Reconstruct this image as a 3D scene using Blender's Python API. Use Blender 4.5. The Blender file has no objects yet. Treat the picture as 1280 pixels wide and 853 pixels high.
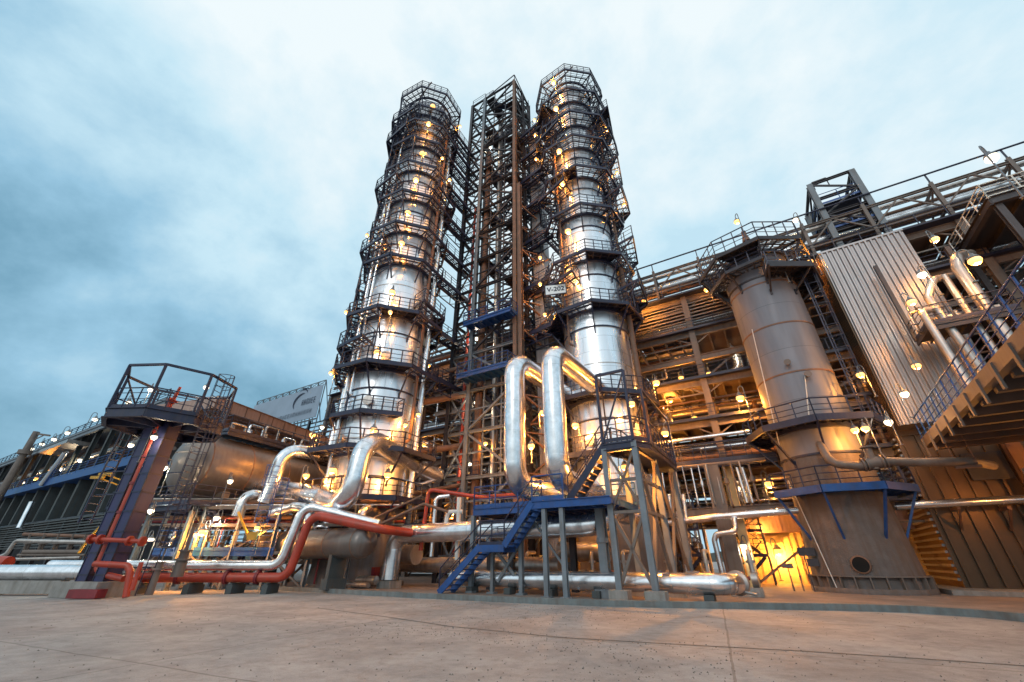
import bpy, math, random
from mathutils import Vector, Matrix
rnd = random.Random(7)
V = Vector
scene = bpy.context.scene
col = scene.collection

# ------------------------------------------------------------------ frame of reference
EYE = 1.5
FPX = 498.0
TILT = math.radians(28.85)
CT, ST = math.cos(TILT), math.sin(TILT)
UX, UY = math.cos(math.radians(31)), -math.sin(math.radians(31))   # site axis u
VX, VY = -UY, UX                                                    # site axis v

def uv(u, v, z=0.0):
    return V((u*UX + v*VX, u*UY + v*VY, z))
def ray(px, py):
    X = px - 640.0; Y = 426.5 - py
    return V((X, FPX*CT - Y*ST, Y*CT + FPX*ST))
def PD(px, py, d):
    r = ray(px, py); t = d/r.y
    return V((r.x*t, d, EYE + r.z*t))
def PZ(px, py, z):
    r = ray(px, py); t = (z-EYE)/r.z
    return V((r.x*t, r.y*t, z))
def PV(px, py, v):
    r = ray(px, py); t = v/(r.x*VX + r.y*VY)
    return V((r.x*t, r.y*t, EYE + r.z*t))
def PC(px, py, c, rad):
    """near hit of the sight line with the upright cylinder of radius rad about c"""
    r = ray(px, py); a = r.x**2 + r.y**2
    b = -2*(r.x*c[0] + r.y*c[1]); k = c[0]**2 + c[1]**2 - rad*rad
    D = b*b - 4*a*k
    t = (-b - math.sqrt(D))/(2*a) if D > 0 else -b/(2*a)
    return V((r.x*t, r.y*t, EYE + r.z*t))

# ------------------------------------------------------------------ mesh builder
class MB:
    def __init__(s): s.v = []; s.f = []; s.s = []
    def add(s, vs, fs, smooth=False):
        o = len(s.v); s.v.extend(vs)
        for f in fs: s.f.append([i+o for i in f]); s.s.append(smooth)
    def hexa(s, p):
        s.add(p, [(0,3,2,1),(4,5,6,7),(0,1,5,4),(1,2,6,5),(2,3,7,6),(3,0,4,7)])
    def box(s, c, sx, sy, sz, ang=0.0):
        ca, sa = math.cos(ang), math.sin(ang); p = []
        for dz in (-.5, .5):
            for dx, dy in ((-.5,-.5),(.5,-.5),(.5,.5),(-.5,.5)):
                x, y = dx*sx, dy*sy
                p.append(V((c[0]+x*ca-y*sa, c[1]+x*sa+y*ca, c[2]+dz*sz)))
        s.hexa(p)
    def ubox(s, u0, u1, v0, v1, z0, z1):
        s.hexa([uv(u0,v0,z0),uv(u1,v0,z0),uv(u1,v1,z0),uv(u0,v1,z0),uv(u0,v0,z1),uv(u1,v0,z1),uv(u1,v1,z1),uv(u0,v1,z1)])
    def frame(s, p, q):
        d = (q-p).normalized()
        a = V((0,0,1)) if abs(d.z) < .95 else V((VX,VY,0))
        x = d.cross(a).normalized(); y = x.cross(d).normalized()
        return d, x, y
    def beam(s, p, q, w, h=None):
        h = h or w
        if (q-p).length < 1e-4: return
        d, x, y = s.frame(p, q); P = []
        for e in (p, q):
            for a, b in ((-.5,-.5),(.5,-.5),(.5,.5),(-.5,.5)): P.append(e + x*(a*w) + y*(b*h))
        s.add(P, [(0,3,2,1),(4,5,6,7),(0,1,5,4),(1,2,6,5),(2,3,7,6),(3,0,4,7)][::1])
    def ibeam(s, p, q, w, h, t=.035):
        d, x, y = s.frame(p, q)
        s.beam(p + y*(h/2-t/2), q + y*(h/2-t/2), w, t)
        s.beam(p - y*(h/2-t/2), q - y*(h/2-t/2), w, t)
        s.beam(p, q, t*.8, h-2*t-.002)
    def tube(s, p, q, r, n=8, r2=None, cap=True):
        if (q-p).length < 1e-4: return
        r2 = r if r2 is None else r2
        d, x, y = s.frame(p, q); P = []
        for e, rr in ((p, r), (q, r2)):
            for i in range(n):
                a = 2*math.pi*i/n; P.append(e + x*(math.cos(a)*rr) + y*(math.sin(a)*rr))
        s.add(P, [(i, (i+1)%n, n+(i+1)%n, n+i) for i in range(n)], n > 5)
        if cap:
            s.add(P[:n], [tuple(range(n-1,-1,-1))]); s.add(P[n:], [tuple(range(n))])
    def sweep(s, pts, r, n=16, cap=True):
        """round tube through a list of points"""
        rings = []; x = None
        for i, p in enumerate(pts):
            if i == 0: d = pts[1]-p
            elif i == len(pts)-1: d = p-pts[i-1]
            else: d = (pts[i+1]-p).normalized() + (p-pts[i-1]).normalized()
            d = d.normalized()
            if x is None:
                a = V((0,0,1)) if abs(d.z) < .9 else V((1,0,0))
                x = d.cross(a).normalized()
            else: x = (x - d*x.dot(d)).normalized()
            y = d.cross(x)
            rings.append([p + x*(math.cos(2*math.pi*k/n)*r) + y*(math.sin(2*math.pi*k/n)*r) for k in range(n)])
        P = [q for g in rings for q in g]; F = []
        for i in range(len(rings)-1):
            for k in range(n):
                F.append((i*n+k, i*n+(k+1)%n, (i+1)*n+(k+1)%n, (i+1)*n+k))
        s.add(P, F, True)
        if cap:
            s.add(rings[0], [tuple(range(n-1,-1,-1))]); s.add(rings[-1], [tuple(range(n))])
    def pipe(s, pts, r, bend=None, n=16, seam=None, band=1.02):
        """pipe run with rounded elbows and cladding seams"""
        bend = bend or r*1.6
        out = [pts[0]]; straights = []; last = pts[0]
        for i in range(1, len(pts)-1):
            a, b, c = pts[i-1], pts[i], pts[i+1]
            d1 = (b-a).normalized(); d2 = (c-b).normalized()
            ang = d1.angle(d2)
            if ang < .03: out.append(b); continue
            t = min(bend*math.tan(ang/2), (b-a).length*.48 if i > 1 else (b-a).length*.95, (c-b).length*.48 if i < len(pts)-2 else (c-b).length*.95)
            R_ = t/math.tan(ang/2)
            p1 = b - d1*t; nrm = (d2 - d1*d2.dot(d1)).normalized(); cen = p1 + nrm*R_
            straights.append((last, p1)); k = max(3, int(ang/.27)) if seam else max(3, int(ang/.2))
            for j in range(k+1):
                th = ang*j/k
                out.append(cen - nrm*(R_*math.cos(th)) + d1*(R_*math.sin(th)))
                if seam and 0 <= j <= k:
                    q = out[-1]; tg = (d1*math.cos(th) + nrm*math.sin(th))
                    s.tube(q - tg*.018, q + tg*.018, r*(1+(band-1)*1.2), n, cap=False)
            last = b + d2*t
        straights.append((last, pts[-1])); out.append(pts[-1])
        s.sweep(out, r, n)
        if seam:
            for p, q in straights:
                L = (q-p).length; d = (q-p)/L if L > 0 else V((0,0,1)); m = max(1, int(L/seam))
                for j in range(m+1):
                    c = p + d*(L*j/m); s.tube(c - d*.025, c + d*.025, r*band, n, cap=False)
    def lathe(s, c, prof, n=48, a0=0.0, a1=2*math.pi, smooth=True, axis=None):
        full = abs(a1-a0-2*math.pi) < 1e-6; m = n if full else n+1
        if axis is None: ax, ex, ey = V((0,0,1)), V((1,0,0)), V((0,1,0))
        else:
            ax = axis.normalized(); ex = ax.cross(V((0,0,1))).normalized(); ey = ax.cross(ex)
        c = V(c); P = []
        for r, z in prof:
            for k in range(m):
                a = a0 + (a1-a0)*k/n; P.append(c + ax*z + ex*(r*math.cos(a)) + ey*(r*math.sin(a)))
        F = []
        for i in range(len(prof)-1):
            for k in range(n):
                k2 = (k+1) % m; F.append((i*m+k, i*m+k2, (i+1)*m+k2, (i+1)*m+k))
        s.add(P, F, smooth)
    def hoop(s, c, r, z, w, h, n=32):
        s.lathe(c, [(r,z-h/2),(r+w,z-h/2),(r+w,z+h/2),(r,z+h/2),(r,z-h/2)], n, smooth=False)
    def prism(s, pts, z0, z1):
        n = len(pts); P = [V((p[0],p[1],z0)) for p in pts] + [V((p[0],p[1],z1)) for p in pts]
        s.add(P, [tuple(range(n-1,-1,-1)), tuple(range(n,2*n))] + [(i,(i+1)%n,n+(i+1)%n,n+i) for i in range(n)])
    def quad(s, a, b, c, d): s.add([a,b,c,d], [(0,1,2,3)])

ORG = {}
def link(o, parent=None):
    col.objects.link(o)
    if parent is not None: o.parent = parent
    return o
def thing(name, label, cat, loc, group=None, kind=None):
    o = bpy.data.objects.new(name, None); link(o)
    o.location = loc; o.empty_display_size = .3
    o['label'] = label; o['category'] = cat
    if group: o['group'] = group
    if kind: o['kind'] = kind
    ORG[o.name] = V(loc)
    return o
def mkmesh(name, mb, mat, org):
    me = bpy.data.meshes.new(name)
    me.from_pydata([tuple(p-org) for p in mb.v], [], mb.f)
    me.polygons.foreach_set('use_smooth', mb.s)
    me.materials.append(mat); me.update()
    return me
def part(name, mb, mat, parent, label=None, kind=None):
    if not mb.v: return None
    org = ORG[parent.name]
    o = bpy.data.objects.new(name, mkmesh(name, mb, mat, org)); link(o, parent)
    ORG[o.name] = org
    if label: o['label'] = label
    if kind: o['kind'] = kind
    return o
def single(name, mb, mat, label=None, cat=None, group=None, kind=None):
    xs = [p.x for p in mb.v]; ys = [p.y for p in mb.v]; zs = [p.z for p in mb.v]
    org = V(((min(xs)+max(xs))/2, (min(ys)+max(ys))/2, min(zs)))
    if kind == 'structure': org = V((0,0,0))
    o = bpy.data.objects.new(name, mkmesh(name, mb, mat, org)); link(o); o.location = org
    ORG[o.name] = org
    if label: o['label'] = label
    if cat: o['category'] = cat
    if group: o['group'] = group
    if kind: o['kind'] = kind
    return o

# ------------------------------------------------------------------ materials
def N(nt, t, **kw):
    n = nt.nodes.new(t)
    for k, v in kw.items(): setattr(n, k, v)
    return n
def mat(name, c, rough=.6, metal=0.0, var=.25, scale=1.2, c2=None, bump=.15, bscale=12., rvar=.12, dirt=0.0):
    m = bpy.data.materials.new(name); m.use_nodes = True; nt = m.node_tree; L = nt.links
    b = nt.nodes['Principled BSDF']
    tc = N(nt, 'ShaderNodeNewGeometry')
    n1 = N(nt, 'ShaderNodeTexNoise'); n1.inputs['Scale'].default_value = scale; n1.inputs['Detail'].default_value = 6; n1.inputs['Roughness'].default_value = .62
    L.new(tc.outputs['Position'], n1.inputs['Vector'])
    rp = N(nt, 'ShaderNodeValToRGB'); e = rp.color_ramp.elements
    e[0].position = .32; e[1].position = .68
    lo = c2 if c2 else tuple(x*(1-var) for x in c); hi = tuple(min(1, x*(1+var*.5)) for x in c)
    e[0].color = (*lo, 1); e[1].color = (*hi, 1)
    L.new(n1.outputs['Fac'], rp.inputs['Fac'])
    cout = rp.outputs['Color']
    if dirt:
        mp = N(nt, 'ShaderNodeMapping'); mp.inputs['Scale'].default_value = (3.2, 3.2, .25); L.new(tc.outputs['Position'], mp.inputs['Vector'])
        n3 = N(nt, 'ShaderNodeTexNoise'); n3.inputs['Scale'].default_value = 1.4; n3.inputs['Detail'].default_value = 7; L.new(mp.outputs['Vector'], n3.inputs['Vector'])
        mr = N(nt, 'ShaderNodeMapRange'); mr.inputs[1].default_value = .42; mr.inputs[2].default_value = .72; mr.inputs[3].default_value = 0; mr.inputs[4].default_value = dirt
        L.new(n3.outputs['Fac'], mr.inputs[0])
        mx = N(nt, 'ShaderNodeMix', data_type='RGBA'); L.new(mr.outputs[0], mx.inputs[0]); L.new(cout, mx.inputs[6])
        mx.inputs[7].default_value = (.10, .065, .045, 1); cout = mx.outputs[2]
    L.new(cout, b.inputs['Base Color'])
    n2 = N(nt, 'ShaderNodeTexNoise'); n2.inputs['Scale'].default_value = bscale; n2.inputs['Detail'].default_value = 4
    L.new(tc.outputs['Position'], n2.inputs['Vector'])
    mr2 = N(nt, 'ShaderNodeMapRange'); mr2.inputs[3].default_value = max(.05, rough-rvar); mr2.inputs[4].default_value = min(1, rough+rvar)
    L.new(n1.outputs['Fac'], mr2.inputs[0]); L.new(mr2.outputs[0], b.inputs['Roughness'])
    b.inputs['Metallic'].default_value = metal
    if bump:
        bp = N(nt, 'ShaderNodeBump'); bp.inputs['Strength'].default_value = bump; bp.inputs['Distance'].default_value = .03
        L.new(n2.outputs['Fac'], bp.inputs['Height']); L.new(bp.outputs['Normal'], b.inputs['Normal'])
    return m
def cladding(name, c, R_, rough=.3, metal=1.0, ph=1.25, pw=2.2, var=.18, bump=.5):
    """rolled metal sheets round an upright vessel: sheet seams and slightly different sheets"""
    m = bpy.data.materials.new(name); m.use_nodes = True; nt = m.node_tree; L = nt.links
    b = nt.nodes['Principled BSDF']
    tc = N(nt, 'ShaderNodeTexCoord'); sp = N(nt, 'ShaderNodeSeparateXYZ'); L.new(tc.outputs['Object'], sp.inputs[0])
    at = N(nt, 'ShaderNodeMath', operation='ARCTAN2'); L.new(sp.outputs['Y'], at.inputs[0]); L.new(sp.outputs['X'], at.inputs[1])
    mu = N(nt, 'ShaderNodeMath', operation='MULTIPLY'); L.new(at.outputs[0], mu.inputs[0]); mu.inputs[1].default_value = R_
    cb = N(nt, 'ShaderNodeCombineXYZ'); L.new(mu.outputs[0], cb.inputs['X']); L.new(sp.outputs['Z'], cb.inputs['Y'])
    br = N(nt, 'ShaderNodeTexBrick'); L.new(cb.outputs[0], br.inputs['Vector'])
    br.inputs['Scale'].default_value = 1; br.inputs['Brick Width'].default_value = pw; br.inputs['Row Height'].default_value = ph
    br.inputs['Mortar Size'].default_value = .014; br.inputs['Mortar Smooth'].default_value = .3; br.inputs['Bias'].default_value = 0
    br.inputs['Color1'].default_value = (*c, 1); br.inputs['Color2'].default_value = (*[x*(1-var) for x in c], 1); br.inputs['Mortar'].default_value = (*[x*.45 for x in c], 1)
    mp = N(nt, 'ShaderNodeMapping'); mp.inputs['Scale'].default_value = (1.6, 1.6, .22); L.new(tc.outputs['Object'], mp.inputs['Vector'])
    n1 = N(nt, 'ShaderNodeTexNoise'); n1.inputs['Scale'].default_value = 1.3; n1.inputs['Detail'].default_value = 7; L.new(mp.outputs[0], n1.inputs['Vector'])
    mr = N(nt, 'ShaderNodeMapRange'); mr.inputs[1].default_value = .4; mr.inputs[2].default_value = .75; mr.inputs[4].default_value = .3; L.new(n1.outputs['Fac'], mr.inputs[0])
    mx = N(nt, 'ShaderNodeMix', data_type='RGBA'); L.new(mr.outputs[0], mx.inputs[0]); L.new(br.outputs['Color'], mx.inputs[6]); mx.inputs[7].default_value = (*[x*.55 for x in c], 1)
    L.new(mx.outputs[2], b.inputs['Base Color'])
    mr2 = N(nt, 'ShaderNodeMapRange'); mr2.inputs[1].default_value = .3; mr2.inputs[2].default_value = .7; mr2.inputs[3].default_value = rough-.07; mr2.inputs[4].default_value = rough+.16
    L.new(n1.outputs['Fac'], mr2.inputs[0]); L.new(mr2.outputs[0], b.inputs['Roughness'])
    b.inputs['Metallic'].default_value = metal
    n2 = N(nt, 'ShaderNodeTexNoise'); n2.inputs['Scale'].default_value = 1.1; n2.inputs['Detail'].default_value = 2; L.new(tc.outputs['Object'], n2.inputs['Vector'])
    ma = N(nt, 'ShaderNodeMath', operation='MULTIPLY_ADD'); L.new(br.outputs['Fac'], ma.inputs[0]); ma.inputs[1].default_value = -.35; L.new(n2.outputs['Fac'], ma.inputs[2])
    bp = N(nt, 'ShaderNodeBump'); bp.inputs['Strength'].default_value = bump; bp.inputs['Distance'].default_value = .05
    L.new(ma.outputs[0], bp.inputs['Height']); L.new(bp.outputs['Normal'], b.inputs['Normal'])
    return m
def emis(name, c, s):
    m = bpy.data.materials.new(name); m.use_nodes = True; b = m.node_tree.nodes['Principled BSDF']
    b.inputs['Base Color'].default_value = (.8,.7,.5,1); b.inputs['Emission Color'].default_value = (*c,1); b.inputs['Emission Strength'].default_value = s
    return m

M = {}
M['alu'] = mat('aluminium_jacket', (.82,.84,.88), .25, .95, var=.22, scale=1.6, bump=.035, bscale=2.0, rvar=.07, dirt=.10)
M['alu_dull'] = mat('dull_aluminium_jacket', (.50,.47,.45), .42, .85, var=.25, scale=.8, bump=.06, bscale=3.0, dirt=.35)
M['colA'] = cladding('column_jacket_left', (.82,.85,.90), 2.6, .29, .93, var=.10, bump=.13)
M['colB'] = cladding('column_jacket_right', (.82,.85,.90), 2.5, .27, .93, var=.10, bump=.13)
M['vesC'] = cladding('vessel_jacket', (.175,.18,.21), 2.1, .50, .25, ph=3.3, pw=13.2, var=.05, bump=.12)
M['drum'] = mat('drum_jacket', (.20,.175,.165), .40, .6, var=.2, scale=.5, bump=.08, bscale=2, dirt=.3)
M['skirt'] = mat('fireproofed_skirt', (.135,.118,.115), .8, 0, var=.30, scale=1.4, bump=.45, bscale=16, dirt=.65)
M['navy'] = mat('navy_steel_paint', (.014,.020,.055), .45, .1, var=.35, scale=2.5, bump=.08, dirt=.2)
M['blue'] = mat('blue_steel_paint', (.008,.07,.26), .42, .1, var=.3, scale=2.0, bump=.06, dirt=.25)
M['purple'] = mat('dusky_blue_panel_paint', (.026,.030,.10), .5, .1, var=.3, scale=1.2, bump=.08, dirt=.2)
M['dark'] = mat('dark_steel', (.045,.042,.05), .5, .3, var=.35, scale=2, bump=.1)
M['steel'] = mat('grey_brown_steel_paint', (.165,.135,.12), .6, 0, var=.25, scale=1.0, bump=.1, dirt=.5)
M['grey'] = mat('blue_grey_steel_paint', (.17,.20,.23), .55, 0, var=.25, scale=1.3, bump=.1, dirt=.4)
M['rust'] = mat('rusty_brown_steel', (.19,.10,.065), .65, 0, var=.35, scale=1.5, bump=.15, dirt=.4)
M['red'] = mat('red_pipe_paint', (.42,.045,.022), .4, 0, var=.25, scale=1.3, bump=.06, dirt=.3)
M['maroon'] = mat('maroon_paint', (.20,.02,.028), .5, 0, var=.3, scale=2, bump=.06)
M['conc'] = mat('weathered_concrete', (.30,.29,.275), .85, 0, var=.3, scale=1.3, bump=.4, bscale=18, dirt=.4)
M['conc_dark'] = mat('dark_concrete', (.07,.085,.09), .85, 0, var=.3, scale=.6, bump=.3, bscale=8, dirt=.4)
M['beige'] = mat('beige_sheet_panel', (.36,.235,.195), .55, .1, var=.16, scale=.7, bump=.08, dirt=.35)
M['corr'] = mat('ribbed_steel_sheet', (.29,.285,.30), .40, .6, var=.18, scale=.6, bump=.06, bscale=4, dirt=.25)
M['furn'] = mat('brown_furnace_sheet', (.12,.075,.045), .40, .6, var=.3, scale=.5, bump=.08, bscale=4, dirt=.4)
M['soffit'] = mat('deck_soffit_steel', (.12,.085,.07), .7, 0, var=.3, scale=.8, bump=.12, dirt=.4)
M['banner'] = mat('pale_banner_cloth', (.30,.37,.46), .8, 0, var=.12, scale=.3, bump=.1)
M['ink'] = mat('navy_lettering', (.015,.02,.05), .7, 0, var=.1, bump=0)
M['sign'] = mat('white_sign_plate', (.78,.80,.80), .5, 0, var=.06, bump=0)
M['yellow'] = mat('yellow_painted_metal', (.55,.30,.03), .5, 0, var=.2)
M['black'] = mat('painted_hole_shade', (.004,.004,.004), .9, 0, var=0, bump=0)  # shade inside an opening, put into the colour
M['white'] = mat('white_painted_metal', (.62,.62,.60), .5, 0, var=.15)
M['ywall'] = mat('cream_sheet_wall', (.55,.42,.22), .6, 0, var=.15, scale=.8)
M['na_bulb'] = emis('sodium_bulb', (1,.42,.07), 2.6)
M['w_bulb'] = emis('white_bulb', (1,.88,.66), 2.5)

def rust_grate(): pass
# ground
def ground_mat():
    m = bpy.data.materials.new('worn_concrete_apron'); m.use_nodes = True; nt = m.node_tree; L = nt.links; b = nt.nodes['Principled BSDF']
    g = N(nt, 'ShaderNodeNewGeometry')
    def noise(s, d=8, r=.6, mp=None, dist=0):
        n = N(nt, 'ShaderNodeTexNoise'); n.inputs['Scale'].default_value = s; n.inputs['Detail'].default_value = d; n.inputs['Roughness'].default_value = r; n.inputs['Distortion'].default_value = dist
        src = g.outputs['Position']
        if mp:
            q = N(nt, 'ShaderNodeMapping'); q.inputs['Scale'].default_value = mp; q.inputs['Rotation'].default_value = (0,0,.35); L.new(src, q.inputs['Vector']); src = q.outputs[0]
        L.new(src, n.inputs['Vector']); return n
    def ramp(n, p0, c0, p1, c1):
        r = N(nt, 'ShaderNodeValToRGB'); e = r.color_ramp.elements; e[0].position = p0; e[1].position = p1; e[0].color = c0; e[1].color = c1
        L.new(n.outputs['Fac'], r.inputs['Fac']); return r
    def mix(a, bb, f, mode='MIX'):
        x = N(nt, 'ShaderNodeMix', data_type='RGBA', blend_type=mode)
        if isinstance(f, float): x.inputs[0].default_value = f
        else: L.new(f, x.inputs[0])
        L.new(a, x.inputs[6]); L.new(bb, x.inputs[7]); return x.outputs[2]
    base = ramp(noise(.45, 9, .62, dist=.3), .34, (.27,.252,.245,1), .68, (.43,.405,.39,1))
    pat = ramp(noise(3.1, 9, .72), .36, (.60,.58,.57,1), .56, (1,1,1,1))
    c = mix(base.outputs[0], pat.outputs[0], .6, 'MULTIPLY')
    grain = ramp(noise(42, 3, .8), .30, (.62,.60,.58,1), .60, (1.0,1.0,1.0,1))
    c = mix(c, grain.outputs[0], .7, 'MULTIPLY')
    spk = ramp(noise(11, 5, .8), .28, (.22,.19,.17,1), .37, (1,1,1,1))
    c = mix(c, spk.outputs[0], .7, 'MULTIPLY')
    st = ramp(noise(.55, 8, .7, dist=.5), .60, (0,0,0,1), .68, (1,1,1,1))
    brown = N(nt, 'ShaderNodeRGB'); brown.outputs[0].default_value = (.14,.10,.08,1)
    sc = N(nt, 'ShaderNodeMath', operation='MULTIPLY'); L.new(st.outputs[0], sc.inputs[0]); sc.inputs[1].default_value = .6
    c = mix(c, brown.outputs[0], sc.outputs[0])
    vo = N(nt, 'ShaderNodeTexVoronoi', feature='DISTANCE_TO_EDGE'); vo.inputs['Scale'].default_value = .16; vn = noise(1.3, 6, .6)
    va = N(nt, 'ShaderNodeMix', data_type='RGBA', blend_type='ADD'); va.inputs[0].default_value = .9; L.new(g.outputs['Position'], va.inputs[6]); L.new(vn.outputs['Color'], va.inputs[7]); L.new(va.outputs[2], vo.inputs['Vector'])
    vr = N(nt, 'ShaderNodeMapRange'); vr.inputs[1].default_value = 0; vr.inputs[2].default_value = .006; vr.inputs[3].default_value = .22; vr.inputs[4].default_value = 0; L.new(vo.outputs['Distance'], vr.inputs[0])
    c = mix(c, brown.outputs[0], vr.outputs[0])
    # slab joints
    mp = N(nt, 'ShaderNodeMapping'); mp.inputs['Rotation'].default_value = (0,0,math.radians(24)); L.new(g.outputs['Position'], mp.inputs['Vector'])
    nz = noise(.6, 4, .5); ad = N(nt, 'ShaderNodeMix', data_type='RGBA', blend_type='ADD'); ad.inputs[0].default_value = .12; L.new(mp.outputs[0], ad.inputs[6]); L.new(nz.outputs['Color'], ad.inputs[7])
    br = N(nt, 'ShaderNodeTexBrick'); br.inputs['Scale'].default_value = 1; br.inputs['Brick Width'].default_value = 9; br.inputs['Row Height'].default_value = 5.2; br.inputs['Mortar Size'].default_value = .022; br.offset = 0
    br.inputs['Color1'].default_value = (1,1,1,1); br.inputs['Color2'].default_value = (.93,.93,.93,1); br.inputs['Mortar'].default_value = (.50,.48,.46,1); L.new(ad.outputs[2], br.inputs['Vector'])
    c = mix(c, br.outputs['Color'], .8, 'MULTIPLY')
    L.new(c, b.inputs['Base Color'])
    rr = N(nt, 'ShaderNodeMapRange'); rr.inputs[3].default_value = .55; rr.inputs[4].default_value = .9; nn = noise(1.1, 6, .6); L.new(nn.outputs['Fac'], rr.inputs[0]); L.new(rr.outputs[0], b.inputs['Roughness'])
    bn = noise(9, 8, .7); bp = N(nt, 'ShaderNodeBump'); bp.inputs['Strength'].default_value = .35; bp.inputs['Distance'].default_value = .03; L.new(bn.outputs['Fac'], bp.inputs['Height']); L.new(bp.outputs[0], b.inputs['Normal'])
    return m
M['ground'] = ground_mat()
M['yard'] = mat('yard_concrete', (.26,.20,.17), .8, 0, var=.35, scale=.7, bump=.3, dirt=.3)

# ------------------------------------------------------------------ generic pieces
def rail(mb, pts, z=0.0, h=1.1, r=.028, closed=False, step=1.3, toe=True, mids=(.45,.78)):
    P = [V((p[0],p[1],p[2]+z)) for p in pts]
    if closed: P = P + [P[0]]
    up = V((0,0,1))
    for a, b in zip(P, P[1:]):
        L = (b-a).length
        if L < .05: continue
        k = max(1, int(round(L/step)))
        for i in range(k+1):
            q = a.lerp(b, i/k); mb.beam(q, q+up*h, r*1.8)
        mb.tube(a+up*h, b+up*h, r*1.15, 6)
        for m_ in mids: mb.tube(a+up*h*m_*.95, b+up*h*m_*.95, r*.7, 5)
        if toe: mb.beam(a+up*.10, b+up*.10, .02, .18)
def stair(root, p0, p1, w, n, mat_, railmat, h=1.05, tread_mat=None):
    """flight from p0 to p1 (near stringer), w = vector across the flight"""
    st = MB(); tr = MB(); ra = MB(); up = V((0,0,1))
    for o in (V((0,0,0)), w):
        st.beam(p0+o, p1+o, .07, .30)
        a, b = p0+o, p1+o; k = max(2, int((b-a).length/1.1))
        for i in range(k+1):
            q = a.lerp(b, i/k); ra.beam(q, q+up*h, .045)
        ra.tube(a+up*h, b+up*h, .03, 6); ra.tube(a+up*h*.52, b+up*h*.52, .02, 5)
    run = (p1-p0); flat = V((run.x, run.y, 0)).normalized()
    for i in range(n):
        q = p0.lerp(p1, (i+.5)/n) + w*.5
        ang = math.atan2(flat.y, flat.x)
        tr.box(q, .27, w.length-.08, .045, ang)
    part('stringer', st, mat_, root); part('treads', tr, tread_mat or mat_, root); part('handrail', ra, railmat, root)
def ladder(mb, p, q, out, cage=True, w=.24):
    """upright ladder from p to q; out = unit vector away from its wall"""
    side = V((-out.y, out.x, 0))
    for s_ in (-w, w): mb.beam(p+side*s_, q+side*s_, .05, .03)
    n = int((q-p).length/.32)
    for i in range(n+1):
        c = p.lerp(q, i/max(1,n)); mb.beam(c-side*w, c+side*w, .028)
    if cage:
        m = max(2, int(((q-p).length-2.0)/.75)); st = p + V((0,0,2.0)); pr = None
        for i in range(m+1):
            c = st.lerp(q, i/m); ring = []
            for k in range(7):
                a = math.pi*k/6; ring.append(c + side*(math.cos(a)*.36) + out*(math.sin(a)*.68))
            for a, b in zip(ring, ring[1:]): mb.beam(a, b, .03)
            if pr:
                for k in (0,2,3,4,6): mb.beam(pr[k], ring[k], .025)
            pr = ring
def octa(c, r, a0, n=8):
    return [V((c[0]+r*math.cos(a0+2*math.pi*i/n), c[1]+r*math.sin(a0+2*math.pi*i/n), 0)) for i in range(n)]
def ring_deck(root, c, ri, ro, z, a0, segs=range(8), matd=None, railm=None, fill=.35, brk=2.2, railing=True, n=8, label=None, joist=4, thick=.2, hr=1.1):
    """octagonal walkway round an upright vessel"""
    matd = matd or M['navy']; railm = railm or M['navy']
    mb = MB(); ra = MB(); bk = MB(); plates = MB(); bks = []
    O = octa(c, ro, a0, n); I = octa(c, ri+.12, a0, n); Mid = octa(c, (ro+ri)/2+.08, a0, n); segs = list(segs)
    Z = V((0,0,z)); up = V((0,0,1))
    for i in segs:
        j = (i+1) % n
        mb.beam(O[i]+Z, O[j]+Z, .13, thick*1.4); mb.beam(I[i]+Z, I[j]+Z, .08, thick*.8); mb.beam(Mid[i]+Z, Mid[j]+Z, .06, .1)
        for t in (.15,.3,.45,.6,.75,.9): mb.beam(I[i].lerp(O[i],t)+Z+up*.04, I[j].lerp(O[j],t)+Z+up*.04, .035, .04)
        for k in range(joist+1):
            t = k/joist
            mb.beam(I[i].lerp(I[j],t)+Z, O[i].lerp(O[j],t)+Z, .05 if 0<k<joist else .09, .12)
        if rnd.random() < fill:
            zt = z + thick/2 + .012
            q = [I[i], O[i], O[j], I[j]]
            plates.add([V((p.x,p.y,zt-.01)) for p in q] + [V((p.x,p.y,zt+.01)) for p in q], [(3,2,1,0),(4,5,6,7),(0,1,5,4),(1,2,6,5),(2,3,7,6),(3,0,4,7)])
        if brk:
            d = (O[i]-V((c[0],c[1],0))).normalized(); foot = V((c[0],c[1],0)) + d*(ri+.02) + up*(z-brk)
            bk.beam(O[i]*.97+V((c[0],c[1],0))*.03+Z-up*.1, foot, .10, .10); bk.box(foot, .12, .12, .4, math.atan2(d.y,d.x))
            if len(segs) < 8: bks.append(bk); bk = MB()
    if brk and len(segs) >= 5: mb.hoop(V((c[0],c[1],0)), ri-.02, z-.12, .2, .22, 40); mb.hoop(V((c[0],c[1],0)), ri-.02, z-brk*.8, .08, .12, 40)
    dk = part('platform', mb, matd, root, label)
    if plates.v: part('deck_plate', plates, M['dark'], dk)
    for q in bks + [bk]:
        if q.v: part('bracket', q, matd, dk)
    if railing:
        for i in segs:
            j = (i+1) % n; rail(ra, [O[i]+Z, O[j]+Z], h=hr, r=.036, step=.8, mids=(.4,.7))
        for e, nb in ((segs[0], -1), ((segs[-1]+1) % n, 1)):
            if len(segs) < n: rail(ra, [O[e]+Z, I[e]+Z], h=hr, r=.03)
        part('railing', ra, railm, dk)
    return dk

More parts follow.
